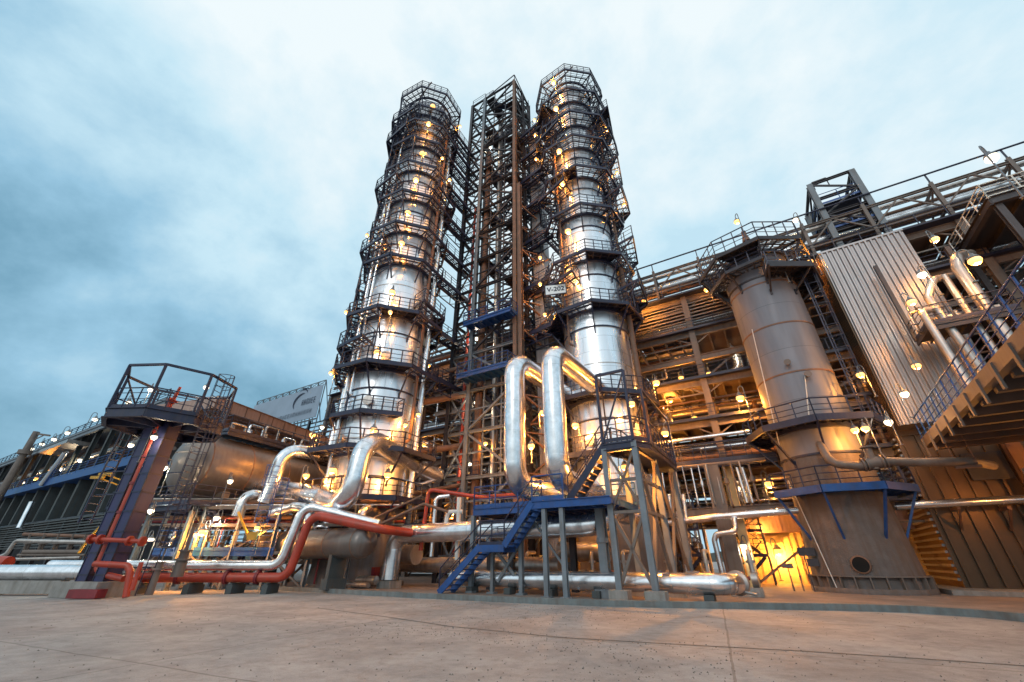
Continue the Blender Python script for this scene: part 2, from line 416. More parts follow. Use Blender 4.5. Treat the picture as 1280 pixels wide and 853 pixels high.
# lamps ------------------------------------------------------------
def lamp_meshes():
    d = {}
    b = MB()
    b.lathe((0,0,0), [(0,-.25),(.10,-.23),(.18,-.16),(.22,-.06),(.20,.03),(.13,.09),(.08,.12)], 18); d['bulb'] = b
    h = MB()
    h.lathe((0,0,0), [(.17,.05),(.21,.07),(.18,.14),(.10,.20),(.08,.30),(0,.32)], 14); h.hoop((0,0,0), .165, .03, .03, .03, 14)
    for k in range(3):
        a = 2.1*k; h.beam(V((math.cos(a)*.19,math.sin(a)*.19,.04)), V((math.cos(a)*.12,math.sin(a)*.12,-.14)), .012)
    d['hood'] = h
    return d
LMB = lamp_meshes()
ME = {}
for key, m_ in (('na','na_bulb'),('w','w_bulb')):
    ME['bulb_'+key] = mkmesh('bulb', LMB['bulb'], M[m_], V((0,0,0)))
ME['hood'] = mkmesh('hood', LMB['hood'], M['grey'], V((0,0,0)))
POLES = {}
def pole_mesh(L):
    L = round(L*2)/2
    if L not in POLES:
        b = MB()
        if L > .3:
            pts = [V((.36,0,-L)), V((.36,0,.42)), V((.30,0,.58)), V((.15,0,.62)), V((.02,0,.52)), V((0,0,.30))]
            b.pipe(pts, .03, .12, 8); b.box(V((.36,0,-L+.02)), .16, .16, .04)
        else:
            b.pipe([V((.45,0,.1)), V((.25,0,.5)), V((0,0,.52)), V((0,0,.3))], .028, .12, 8); b.box(V((.45,0,.08)), .08, .16, .16)
        POLES[L] = mkmesh('pole', b, M['grey'], V((0,0,0)))
    return POLES[L]
LDATA = {}
def light_data(key, power):
    k = (key, power)
    if k not in LDATA:
        l = bpy.data.lights.new('lamp_light', 'POINT'); l.energy = power*(2.3 if key == 'na' else 1.1); l.shadow_soft_size = .035
        l.color = (1,.36,.05) if key == 'na' else (1,.80,.52)
        LDATA[k] = l
    return LDATA[k]
def lamp(p, label, key='na', L=1.8, power=90, rz=None, group=None, s=1.0):
    rz = rnd.uniform(0, 6.28) if rz is None else rz
    t = thing('lamp', label, 'lamp', p, group or ('orange sodium lamps of the plant' if key == 'na' else 'white lamps of the plant'))
    if power >= 180: s *= 1.3
    dist = V(p).length
    s *= max(.5, min(.95, dist/34))
    t.rotation_euler.z = rz; t.scale = (s,s,s)
    for nm, me in (('bulb', ME['bulb_'+key]), ('hood', ME['hood']), ('pole', pole_mesh(L/s))):
        link(bpy.data.objects.new(nm, me), t)
    if power:
        lo = bpy.data.objects.new('lamp_light', light_data(key, power)); link(lo, t); lo.location = (-.02, 0, -.36)
    return t
ORD = ['first','second','third','fourth','fifth','sixth','seventh','eighth','ninth','tenth','eleventh','twelfth','thirteenth','fourteenth','fifteenth','sixteenth','seventeenth','eighteenth']

# ================================================================== GROUND
g = MB(); S = 900
g.quad(V((-S,-200,0)), V((S,-200,0)), V((S,S*1.6,0)), V((-S,S*1.6,0)))
single('ground', g, M['ground'], kind='structure')
kerb_px = [(262,735.5),(300,736.5),(380,740),(470,745.5),(560,750),(640,754),(740,758),(840,760.5),(940,762),(1040,763.5),(1140,766.5),(1220,772),(1300,780),(1420,795)]
KP = [PZ(x, y, 0.0) for x, y in kerb_px]
def offset(P, w):
    out = []
    for i, p in enumerate(P):
        d = (P[min(i+1,len(P)-1)] - P[max(i-1,0)]).normalized(); out.append(p + V((-d.y, d.x, 0))*w)
    return out
kb = MB(); K2 = offset(KP, .28)
for i in range(len(KP)-1):
    a, b, c, d = KP[i], KP[i+1], K2[i+1], K2[i]
    kb.hexa([V((q.x,q.y,-.1)) for q in (a,b,c,d)] + [V((q.x,q.y,.20)) for q in (a,b,c,d)])
M['kerb'] = mat('painted_grey_kerb', (.16,.185,.19), .75, 0, var=.3, scale=2, bump=.3, dirt=.5)
single('kerb', kb, M['kerb'], kind='structure')
yd = MB()
ys = [p for p in K2]; far = [uv(60,60,0), uv(-80,60,0)]
poly = [V((p.x,p.y,0)) for p in ys] + [uv(80,30), uv(80,90), uv(-50,90), uv(-33,40)]
yd.prism(poly, -.05, .10)
single('yard_floor', yd, M['yard'], kind='structure')
jp = [PZ(x,y,.006) for x,y in ((395,760),(480,771),(560,783),(700,797),(850,806),(1000,814),(1140,823),(1330,836))]
jb = MB(); j2 = offset(jp, .045)
for i in range(len(jp)-1): jb.quad(jp[i], jp[i+1], j2[i+1], j2[i])
single('road_joint', jb, mat('tar_joint', (.06,.055,.05), .8, 0, var=.4, scale=5), kind='structure')
gr = MB(); r5 = random.Random(11)
for i in range(2600):
    d_ = 5.2+14*r5.random()**1.3; x = r5.uniform(-1.35,1.35)*d_; k = r5.uniform(.006,.022)
    if r5.random() < .5: x = 2.5*math.sin(d_*.9)+r5.gauss(0,1.6)
    c_ = V((x,d_,.0)); a_ = r5.uniform(0,3); P = [c_+V((math.cos(a_+t)*k,math.sin(a_+t)*k,0)) for t in (0,2.1,4.2)]
    gr.add(P+[c_+V((0,0,k*.9))], [(0,1,3),(1,2,3),(2,0,3)])
single('grit', gr, mat('grey_grit', (.16,.14,.125), .9, 0, var=.5, scale=9), label='fine grit scattered over the concrete apron', kind='stuff')
# far land beyond the plant
M['land'] = mat('far_land', (.05,.06,.05), .9, 0, var=.4, scale=.02, bump=0)
hl = MB()
for k in range(60):
    a0 = math.pi*(k/60); a1 = math.pi*((k+1)/60); r_ = 620
    h0 = 9+5*math.sin(k*1.3)+3*math.sin(k*.37); h1 = 9+5*math.sin((k+1)*1.3)+3*math.sin((k+1)*.37)
    p0 = V((r_*math.cos(a0), r_*math.sin(a0), 0)); p1 = V((r_*math.cos(a1), r_*math.sin(a1), 0))
    hl.quad(p0, p1, p1*1.05+V((0,0,h1)), p0*1.05+V((0,0,h0)))
single('hills', hl, M['land'], kind='structure')

# ================================================================== COLUMNS A and B
CA = (-10.15, 29.8); CB = (6.85, 28.4)
def column(c, name_l, R0, R1, H, zt, decks, a0, m_, side, phase):
    root = thing('distillation_column', name_l, 'column', (c[0], c[1], 0), 'pair of tall distillation columns')
    s_ = MB(); o = V((c[0],c[1],0))
    s_.lathe(o, [(R0,5.0),(R0,zt),(R1,zt+1.6),(R1,H-1.4),(R1*.93,H-.7),(R1*.7,H-.1),(R1*.35,H+.25),(0,H+.35)], 64)
    sh = part('shell', s_, m_, root)
    k_ = MB(); k_.lathe(o, [(R0+.45,0),(R0+.45,.3),(R0+.12,.3),(R0+.02,1.2),(R0+.02,5.0),(R0-.2,5.0)], 64)
    part('skirt', k_, M['skirt'], root)
    b_ = MB()
    z = 6.3
    while z < H-2:
        rr = R0 if z < zt else (R1 if z > zt+1.6 else None)
        if rr: b_.hoop(o, rr-.01, z, .035, .07, 48)
        z += 2.6 + .4*math.sin(z)
    part('band', b_, M['alu_dull'], sh)
    Z = []
    for i, dk in enumerate(decks):
        z = dk[0]; Z.append(z); segs = dk[1] if len(dk) > 1 else range(8); w = dk[2] if len(dk) > 2 else 1.25
        rr = R0 if z < zt+1.2 else R1
        ring_deck(root, c, rr, rr+w, z, a0 + (dk[3] if len(dk) > 3 else 0), segs, fill=.06 if z > 20 else .25, brk=1.9, hr=1.15)
    # caged ladders between the walkways, zig-zagging on the outer flank
    for i in range(len(Z)-1):
        if Z[i+1]-Z[i] < 2: continue
        rr = (R0 if Z[i] < zt else R1)+.42
        aa = side + (.42 if i % 2 else -.38) + phase
        d = V((math.cos(aa), math.sin(aa), 0)); lb = MB()
        ladder(lb, o + d*rr + V((0,0,Z[i]+.1)), o + d*rr + V((0,0,Z[i+1]+1.1)), d)
        part('caged_ladder', lb, M['navy'], root)
        if Z[i] > 14:
            # outer bay hung between two walkways: posts, rails and a small landing
            e = MB(); zz = Z[i+1]
            for ss in ((0, 1, 2) if i % 2 else (-1, 0, 1)):
                a2 = side + ss*math.pi/4
                q = o + V((math.cos(a2), math.sin(a2), 0))*(rr+.82)
                e.beam(q+V((0,0,Z[i]+.1)), q+V((0,0,zz)), .075)
            for ss, se in (((0,1),(1,2)) if i % 2 else ((-1,0),(0,1))):
                q1 = o + V((math.cos(side+ss*math.pi/4), math.sin(side+ss*math.pi/4), 0))*(rr+.82)
                q2 = o + V((math.cos(side+se*math.pi/4), math.sin(side+se*math.pi/4), 0))*(rr+.82)
                h_ = zz-Z[i]
                for f in (.45,.72): e.beam(q1+V((0,0,Z[i]+h_*f)), q2+V((0,0,Z[i]+h_*f)), .05)
                e.beam(q1+V((0,0,Z[i]+.2)), q2+V((0,0,Z[i]+h_*.45)), .05)
            part('outer_frame', e, M['navy'], root)
    # nozzles and small pipes on the shell
    for i in range(len(Z)-1):
        nz = MB(); aa = -math.pi/2 + rnd.uniform(-1.2,1.2); rr = R0 if Z[i] < zt else R1; z0 = Z[i]+1.0
        d = V((math.cos(aa),math.sin(aa),0)); q = o + d*(rr-.1) + V((0,0,z0))
        nz.tube(q, q+d*.35, .26, 14); nz.tube(q+d*.35, q+d*.42, .36, 16)
        part('manway', nz, M['alu_dull'], root)
    for j, (aa, r_, za, zb) in enumerate([(side+.75, .14, 5, 33), (side-.55, .2, 8, 24), (side+1.0, .09, 12, H-3), (-math.pi/2+1.15, .12, 9, H-6), (-math.pi/2+1.5, .22, 5, 44), (-math.pi/2-1.0, .08, 16, H-8)]):
        d = V((math.cos(aa),math.sin(aa),0)); pb = MB(); rr = R0+.35
        q = o + d*rr
        pb.pipe([q - d*.5 + V((0,0,zb)), q+V((0,0,zb)), q+V((0,0,za)), q - d*.4 + V((0,0,za))], r_, r_*2, 12, seam=2.2)
        z = za+1.5
        while z < zb:
            pb.beam(q+V((0,0,z)), q-d*.45+V((0,0,z)), .06); z += 3.1
        part('riser_pipe', pb, M['alu'] if j % 2 == 0 else M['rust'], root)
    # top: vent piping, davit and tall frame
    tp = MB()
    tp.pipe([o+V((0,0,H+.1)), o+V((0,0,H+1.1)), o+V((1.7,-.4,H+1.1)), o+V((1.7,-.4,H-2.5))], .22, .4, 12)
    tp.beam(o+V((-1.3,-.9,H-1)), o+V((-1.3,-.9,H+2.6)), .14); tp.beam(o+V((-1.3,-.9,H+2.55)), o+V((.4,-2.6,H+2.55)), .12); tp.beam(o+V((-1.3,-.9,H+1.4)), o+V((-.5,-1.7,H+2.5)), .08)
    part('top_piping', tp, M['rust'], root)
    return root, Z

ALL = range(8)
decksA = [(4.9,[3,4,5,6,7,0],1.7),(7.9,ALL,1.9),(10.5,[4,5,6,7],1.0),(14.1,ALL,1.5),(18.8,ALL,1.45),(21.4,[3,4,5],1.2),(24.4,ALL,1.25),(28.1,ALL,1.35),(32.3,ALL,1.25),(36.5,ALL,1.3),(40.4,ALL,1.2),(43.1,ALL,1.4),(46.0,ALL,1.25),(49.3,ALL,1.35)]
decksB = [(7.4,[4,5,6,7],1.5),(11.4,ALL,1.35),(18.6,ALL,1.3),(23.5,ALL,1.35),(29.0,ALL,1.3),(33.8,ALL,1.5),(38.2,ALL,1.6),(41.9,ALL,1.75),(46.2,ALL,1.65),(50.0,ALL,1.55)]
sideB = [20.6,25.4,31.2,35.9,40.0,44.0]
sideA = [16.2,20.6,26.0,30.0,34.2,38.2,41.8,44.6]
camA = math.atan2(-CA[1], -CA[0]); camB = math.atan2(-CB[1], -CB[0])
RA, ZA = column(CA, 'tall silver column with octagonal walkways, left of the lattice stair tower', 2.68, 2.46, 49.8, 22.0, decksA, camA+math.pi/8, M['colA'], math.pi, 0)
RB, ZB = column(CB, 'tall silver column with octagonal walkways and a number plate, right of the lattice stair tower', 2.55, 2.42, 50.5, 24.0, decksB, camB, M['colB'], 0, 0)
for k, z in enumerate(sideB):
    ring_deck(RB, CB, 2.5, 4.65, z, math.radians(-50+6*(k%2)), [0,1], fill=.25, brk=1.6, hr=1.3, joist=5)
    if k % 2 == 0: ring_deck(RB, CB, 2.5, 4.4, z+.7, math.radians(150), [0,1], fill=.3, brk=1.4, hr=1.3)
for k, z in enumerate(sideA):
    if k % 2 == 0 or k > 5: ring_deck(RA, CA, 2.6, 4.15, z, math.radians(165+8*(k%2)), [0,1], fill=.3, brk=1.5, hr=1.3, joist=5)
    if k in (1,4): ring_deck(RA, CA, 2.6, 4.2, z-.5, math.radians(-45), [0,1], fill=.4, brk=1.4, hr=1.2)
# number plate on B
sg = thing('number_plate', 'white number plate reading V-202 on the railing of the right column', 'sign', PC(694.5,362,CB,4.0))
sc_ = ORG[sg.name]; ax = V((math.cos(math.radians(-28)), math.sin(math.radians(-28)), 0)); ax = V((.93,-.20,0)).normalized(); nm = V((-(-ax.y), -ax.x, 0)); nm = V((ax.y, -ax.x, 0))
pb = MB(); pb.box(sc_, 1.62, .05, .86, math.atan2(ax.y,ax.x)); part('plate', pb, M['sign'], sg)
fr = MB()
for s_ in (-1,1):
    fr.beam(sc_ + ax*(.84*s_) - V((0,0,.5)), sc_ + ax*(.84*s_) + V((0,0,.5)), .07); fr.beam(sc_ - ax*.84 + V((0,0,.47*s_)), sc_ + ax*.84 + V((0,0,.47*s_)), .07)
part('frame', fr, M['navy'], sg)
def text_mesh(txt, size, loc, axx, nrm, mat_, parent, name='lettering', up=V((0,0,1)), bold=0.0, tracking=1.0):
    cu = bpy.data.curves.new(name, 'FONT'); cu.body = txt; cu.size = size; cu.align_x = 'CENTER'; cu.align_y = 'CENTER'; cu.extrude = .006; cu.offset = bold; cu.space_character = tracking
    ob = bpy.data.objects.new(name, cu); link(ob)
    dg = bpy.context.evaluated_depsgraph_get(); me = bpy.data.meshes.new_from_object(ob.evaluated_get(dg))
    bpy.data.objects.remove(ob)
    mt = Matrix((axx, up, nrm)).transposed().to_4x4(); org = ORG[parent.name]
    me.transform(Matrix.Translation(loc-org) @ mt); me.materials.clear(); me.materials.append(mat_)
    o = bpy.data.objects.new(name, me); link(o, parent); ORG[o.name] = org
    return o
text_mesh('V-202', .58, sc_ + nm*.035, ax, nm, M['ink'], sg, bold=.012)

# ================================================================== LATTICE STAIR TOWER T
def lattice(root, u0, u1, v0, v1, z0, z1, step, w=.34, m_=None, mb_=None, faces='fblr', split=None):
    m_ = m_ or M['steel']; mb_ = mb_ or M['grey']
    for (u, v) in ((u0,v0),(u1,v0),(u0,v1),(u1,v1)):
        b = MB(); b.ibeam(uv(u,v,z0), uv(u,v,z1), w, w); part('corner_post', b, m_, root)
    n = max(1, int(round((z1-z0)/step))); hs = (z1-z0)/n
    F = {'f':((u0,v0),(u1,v0)), 'b':((u0,v1),(u1,v1)), 'l':((u0,v0),(u0,v1)), 'r':((u1,v0),(u1,v1))}
    for k in range(n):
        za, zb = z0+k*hs, z0+(k+1)*hs; x = MB()
        for f in faces:
            (a, b), (c, d) = F[f]
            x.ibeam(uv(a,b,zb), uv(c,d,zb), .18, .22)
            if f in 'fb' and split:
                x.beam(uv(a,b,za), uv((a+c)/2,(b+d)/2,zb-.15), .13); x.beam(uv(c,d,za), uv((a+c)/2,(b+d)/2,zb-.15), .13)
            elif k % 2 == 0: x.beam(uv(a,b,za), uv(c,d,zb), .13)
            else: x.beam(uv(c,d,za), uv(a,b,zb), .13)
            if f in 'lr': x.beam(uv(a,b,zb), uv(c,d,za), .10)
        part('bracing', x, mb_, root)
    return n, hs
tu0, tum, tu1, tv0, tv1 = -21.6, -19.5, -14.9, 25.4, 29.2
TT = thing('stair_tower', 'tall open steel lattice stair tower standing between the two silver columns', 'tower', uv(tu0,tv0,0))
H_T = 57.0
for (u, v) in ((tu0,tv0),(tum,tv0),(tu1,tv0),(tu0,tv1),(tum,tv1),(tu1,tv1),(tu1,tv0+2.1)):
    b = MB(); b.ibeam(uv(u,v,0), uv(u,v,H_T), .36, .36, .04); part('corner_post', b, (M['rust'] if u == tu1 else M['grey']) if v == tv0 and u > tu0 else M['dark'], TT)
nT = 16; hT = H_T/nT
for k in range(nT):
    za, zb = k*hT, (k+1)*hT; x = MB()
    for (a, b, c, d) in ((tu0,tv0,tum,tv0),(tum,tv0,tu1,tv0),(tu0,tv1,tum,tv1),(tum,tv1,tu1,tv1),(tu0,tv0,tu0,tv1),(tu1,tv0,tu1,tv1),(tum,tv0,tum,tv1)):
        x.ibeam(uv(a,b,zb-.12), uv(c,d,zb-.12), .2, .24)
    x.beam(uv(tu0,tv0,za), uv(tum,tv0,zb-.2), .12); x.beam(uv(tum,tv0,za), uv(tu0,tv0,zb-.2), .12)
    if k % 2: x.beam(uv(tum,tv0,za), uv(tu1,tv0,zb-.2), .17)
    else: x.beam(uv(tu1,tv0,za), uv(tum,tv0,zb-.2), .17)
    x.beam(uv(tu1,tv0,zb-.2), uv(tum,tv0,za), .12) if k % 2 else x.beam(uv(tum,tv0,zb-.2), uv(tu1,tv0,za), .12)
    zm = (za+zb)/2
    for (a, b, c, d) in ((tu0,tv0,tum,tv0),(tum,tv0+.1,tu1,tv0+.1),(tum,tv1,tu1,tv1),(tu1,tv0,tu1,tv1),(tum,tv0+1.9,tu1,tv0+1.9)): x.beam(uv(a,b,zm), uv(c,d,zm), .12); x.beam(uv(a,b,zm-1.0), uv(c,d,zm-1.0), .05)
    x.beam(uv(tum+1.5,tv0+.1,za), uv(tum+1.5,tv0+.1,zb), .1); x.beam(uv(tu1-1.4,tv0+.1,za), uv(tu1-1.4,tv0+.1,zb), .1)
    x.beam(uv(tum,tv0+1.9,za), uv(tu1,tv0+1.9,zm), .1); x.beam(uv(tu1,tv0+1.9,zm), uv(tum,tv0+1.9,zb), .1)
    x.beam(uv(tum,tv1,za), uv(tu1,tv1,zb-.2), .14); x.beam(uv(tu1,tv1,za), uv(tum,tv1,zb-.2), .14)
    x.beam(uv(tu0,tv0,za), uv(tu0,tv1,zb-.2), .12); x.beam(uv(tu1,tv0,za), uv(tu1,tv1,zb-.2), .12); x.beam(uv(tu1,tv1,za), uv(tu1,tv0,zb-.2), .12)
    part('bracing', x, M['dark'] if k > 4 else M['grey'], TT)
    # stair flights inside
    s_ = MB(); y0 = tv0+1.0 if k % 2 else tv0+2.2
    a = uv(tum+.7, y0, za+.2); b2 = uv(tu1-.9, y0, zb-.1)
    if k % 2: a, b2 = uv(tu1-.9, y0, za+.2), uv(tum+.7, y0, zb-.1)
    wv = uv(0,.8,0)
    for o in (V((0,0,0)), wv):
        s_.beam(a+o, b2+o, .06, .24); s_.tube(a+o+V((0,0,1)), b2+o+V((0,0,1)), .03, 5); s_.tube(a+o+V((0,0,.55)), b2+o+V((0,0,.55)), .02, 5)
        for i in range(5): q = (a+o).lerp(b2+o, i/4); s_.beam(q, q+V((0,0,1)), .04)
    for i in range(13):
        q = a.lerp(b2, (i+.5)/13)+wv*.5; s_.box(q, .26, .74, .04, math.atan2(UY,UX))
    part('stair_flight', s_, M['navy'], TT)
    d_ = MB(); e0, e1 = (tu1-1.4, tu1) if k % 2 == 0 else (tum, tum+1.2)
    d_.ubox(e0, e1, tv0+.3, tv1-.3, zb-.1, zb-.04)
    for q in range(6): d_.ubox(e0, e1, tv0+.3+q*.55, tv0+.38+q*.55, zb-.24, zb-.1)
    rl = MB(); rail(rl, [uv(e0,tv0+.1,zb-.04), uv(e1,tv0+.1,zb-.04)], r=.025, step=.8)
    rl.tube(uv(tu0,tv0-.1,zb+1.0), uv(tum,tv0-.1,zb+1.0), .03, 5); rl.tube(uv(tu0,tv0-.1,zb+.55), uv(tum,tv0-.1,zb+.55), .022, 5)
    lp_ = part('landing', d_, M['dark'], TT); part('railing', rl, M['navy'], lp_)
# two broad blue galleries sticking out of the tower
for (z, ext) in ((15.2, 1.6), (20.5, 1.2)):
    d_ = MB(); d_.ubox(tum-.2, tu1+.2, tv0-ext, tv0+.2, z-.3, z-.22)
    d_.ibeam(uv(tum-.2,tv0-ext,z-.35), uv(tu1+.2,tv0-ext,z-.35), .15, .36)
    for q in range(7):
        uu = tum+(tu1-tum)*q/6; d_.beam(uv(uu,tv0-ext,z-.4), uv(uu,tv0,z-.4), .08, .2)
    gp = part('gallery', d_, M['blue'], TT); rl = MB(); rail(rl, [uv(tum-.2,tv0,z-.2), uv(tum-.2,tv0-ext,z-.2), uv(tu1+.2,tv0-ext,z-.2), uv(tu1+.2,tv0,z-.2)], r=.03); part('railing', rl, M['blue'], gp)
# rising ducts/pipes up the tower
for (u, v, r_, m_, z1) in ((tum+.45, tv0+.8, .33, 'rust', 46), (tum+1.3, tv0+1.9, .22, 'alu_dull', 52), (tu1-.5, tv0+.9, .16, 'alu_dull', 50), (tu0+.6, tv0+1.2, .14, 'red', 38), (tum+2.6, tv0+3.2, .28, 'rust', 50), (tum+2.1, tv0+1.2, .12, 'dark', 54), (tu1-1.2, tv0+2.6, .2, 'alu_dull', 48), (tum+3.4, tv0+2.4, .35, 'dark', 55)):
    b = MB(); b.pipe([uv(u,v,.1), uv(u,v,z1)], r_, None, 14, seam=1.8, band=1.09); part('riser_pipe', b, M[m_], TT)
tt = MB()
for (u, v) in ((tu0,tv0),(tum,tv0),(tu1,tv0),(tu1,tv1)):
    tt.beam(uv(u,v,H_T), uv(u,v,H_T+1.1), .07)
tt.beam(uv(tu0,tv0,H_T), uv(tu1,tv0,H_T), .14); tt.beam(uv(tu1,tv0,H_T), uv(tu1,tv1,H_T), .14)
for (u,v) in ((tum,tv0),(tu1,tv1)): tt.beam(uv(u,v,H_T), uv(tu1,tv0,H_T+1.3), .1)
part('roof_railing', tt, M['navy'], TT)
# service shaft of tall sheet duct between tower and column B
DK = thing('riser_duct', 'tall narrow grey sheet metal duct rising between lattice tower and right column', 'duct', uv(-13.4,28.2,0))
b = MB(); b.ubox(-14.1,-12.9,27.6,28.8,0,48)
for i in range(7): b.ubox(-14.1+.17*i+.02,-14.1+.17*i+.07,27.55,27.6,0,48)
for k in range(16): b.ubox(-14.14,-12.86,27.53,28.84,3*k+1,3*k+1.12)
part('duct_casing', b, M['corr'], DK)
for z in range(3, 48, 4): b = MB(); b.beam(uv(-14.9,27.4,z), uv(-12.9,27.5,z+1.4), .1); b.beam(uv(-14.9,27.4,z), uv(-12.2,27.5,z), .12); part('bracket', b, M['rust'], DK)
# post (tall orange-brown column in front of the duct)
b = MB(); b.ibeam(uv(-14.5,25.6,0), uv(-14.5,25.6,37), .42, .42, .05)
for z in range(4, 36, 3): b.beam(uv(-14.5,25.8,z), uv(-13.5,27.4,z-1.1), .14); b.beam(uv(-14.5,25.8,z), uv(-13.5,27.4,z), .10)
single('support_post', b, M['rust'], 'single tall brown steel post with stubs beside the lattice tower', 'post')
# link bridges from the tower to the columns
def bridge(a, b, w, label, m_=None, truss=True, group='link bridges between the tower and the columns'):
    root = thing('link_bridge', label, 'walkway', a, group); m_ = m_ or M['navy']
    d = (b-a); L = d.length; f = d.normalized(); s_ = V((-f.y, f.x, 0)).normalized()*w/2
    k = MB(); k.beam(a+s_, b+s_, .1, .26); k.beam(a-s_, b-s_, .1, .26)
    n = max(2, int(L/.7))
    for i in range(n+1):
        q = a.lerp(b, i/n); k.beam(q-s_, q+s_, .06, .12)
    for t in (-.6,-.2,.2,.6): k.beam(a+s_*t+V((0,0,.08)), b+s_*t+V((0,0,.08)), .12, .02)
    if truss:
        nn = max(2, int(L/1.4))
        for o in (s_, -s_):
            k.beam(a+o-V((0,0,1.0)), b+o-V((0,0,1.0)), .08)
            for i in range(nn):
                q1, q2 = a.lerp(b, i/nn)+o, a.lerp(b, (i+1)/nn)+o
                k.beam(q1-V((0,0,1.0)), q2, .06); k.beam(q2, q2-V((0,0,1.0)), .06)
    part('deck', k, m_, root); r_ = MB()
    for o in (s_, -s_): rail(r_, [a+o, b+o], z=.1, r=.03, step=1.0)
    part('railing', r_, m_, root); return root
for i, z in enumerate((14.6,18.9,24.5,28.2,32.4,36.6,40.5,43.2,46.1)):
    bridge(V((CA[0]+2.9, CA[1]-.3, z)), uv(tu0,tv0+1.0+.4*(i%2),z+.1), 1.0, f'steel link bridge from the left column to the tower, {ORD[i]} from the bottom', truss=(i%2==0))
for i, z in enumerate((18.6,23.5,29.1,33.9,38.3,42.0,46.3)):
    bridge(V((CB[0]-3.2, CB[1]+.2, z)), uv(tu1,tv0+1.8,z+.05), 1.1, f'steel link bridge from the right column to the tower, {ORD[i]} from the bottom', truss=(i%2==0))

# ================================================================== MAIN PROCESS STRUCTURE (behind)
PS = thing('process_building', 'long open steel process building with several pipe floors behind the columns', 'building', uv(-50,33,0))
LV = [4.6, 7.6, 10.9, 14.2, 18.6, 22.0]
UC = [-50+6*i for i in range(13)]   # -50 ... 22
VC = [33, 39, 45]
for v in VC:
    for u in UC:
        b = MB(); m_ = M['steel']
        b.ibeam(uv(u,v,.1), uv(u,v,22.0), .46, .46, .05); part('column', b, m_, PS)
for z in LV:
    b = MB()
    for v in VC: b.ibeam(uv(UC[0],v,z-.28), uv(UC[-1]+2,v,z-.28), .26, .52, .045)
    part('long_beam', b, M['steel'], PS)
    b = MB()
    for u in UC: b.ibeam(uv(u,VC[0]+.2,z-.28), uv(u,VC[-1],z-.28), .24, .46, .045)
    for i in range(len(UC)-1):
        for t in (.2,.4,.6,.8): uu = UC[i]+6*t; b.beam(uv(uu,VC[0]+.15,z-.2), uv(uu,VC[-1],z-.2), .12, .26)
        b.beam(uv(UC[i],33.1,z-1.15), uv(UC[i+1],33.1,z-1.15), .1) if (i+int(z)) % 2 else None
        b.beam(uv(UC[i]+.2,33.1,z-1.15), uv(UC[i]+1.4,33.1,z-.4), .09); b.beam(uv(UC[i+1]-.2,33.1,z-1.15), uv(UC[i+1]-1.4,33.1,z-.4), .09)
    part('cross_beam', b, M['steel'], PS)
b = MB(); b.ibeam(uv(-30,32.9,16.0), uv(24,32.9,16.0), .26, .5, .05); part('long_beam', b, M['steel'], PS)
# decks: some bays open
for k, z in enumerate(LV):
    b = MB()
    for i in range(len(UC)-1):
        for j in range(2):
            if rnd.random() < (.82 if k < 5 else .94): b.ubox(UC[i]+.15, UC[i+1]-.15, VC[j]+.2, VC[j+1]-.2, z+.005, z+.06)
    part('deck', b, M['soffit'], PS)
# bracing of bays
b = MB()
for i in range(len(UC)-1):
    z0 = 0.1
    for k, z in enumerate(LV):
        if (i*7+k*3) % 4 == 0: b.beam(uv(UC[i],33.25,z0), uv(UC[i+1],33.25,z-.5), .14)
        if (i*5+k) % 3 == 0: b.beam(uv(UC[i+1],38.8,z0), uv(UC[i],38.8,z-.5), .14)
        if (i+k*2) % 3 == 0: b.beam(uv(UC[i],33.3,z0), uv(UC[i],38.8,z-.5), .14)
        z0 = z
part('bracing', b, M['steel'], PS)
# railings on front edge
for z in LV[:5]:
    b = MB(); rail(b, [uv(-50,32.6,z), uv(24,32.6,z)], r=.03, step=1.6); b.ubox(-50,24,32.45,32.85,z-.06,z)
    part('railing', b, M['navy'], PS)
# pipe runs inside
prn = 0
for k, z in enumerate(LV):
    for j in range(15):
        r_ = rnd.choice([.08,.12,.18,.26,.35]); v = rnd.uniform(33.6, 44.0); zz = z + rnd.choice([.5,.9,1.3,1.8,2.3]) + r_
        u0 = rnd.uniform(-49,-8); u1 = u0 + rnd.uniform(14,50); u1 = min(u1, 23)
        b = MB(); pts = [uv(u0,v,zz-.9), uv(u0,v,zz), uv(u1,v,zz)]
        if rnd.random() < .6: pts.append(uv(u1,v,zz+rnd.choice([-1.6,1.4])))
        b.pipe(pts, r_, r_*2, 12, seam=2.5); part('pipe_run', b, M[rnd.choice(['alu','alu','alu_dull','rust','alu_dull'])], PS); prn += 1
for j in range(85):
    u = rnd.uniform(-49,22)
    if -4.5 < u < 7: u -= 14
    v = rnd.choice([32.3,33.5,34.2,36,38.4]); r_ = rnd.choice([.06,.09,.13,.2]); z0 = rnd.choice([.2,.2,4.7,7.7]); z1 = z0 + rnd.choice([3.5,6.5,10,13])
    b = MB(); b.pipe([uv(u,v+.8,z0+.3), uv(u,v,z0+.3), uv(u,v,z1), uv(u,v+1.5,z1)], r_, r_*2.2, 10, seam=2.0); part('pipe_drop', b, M[rnd.choice(['alu','alu_dull','rust','steel'])], PS)
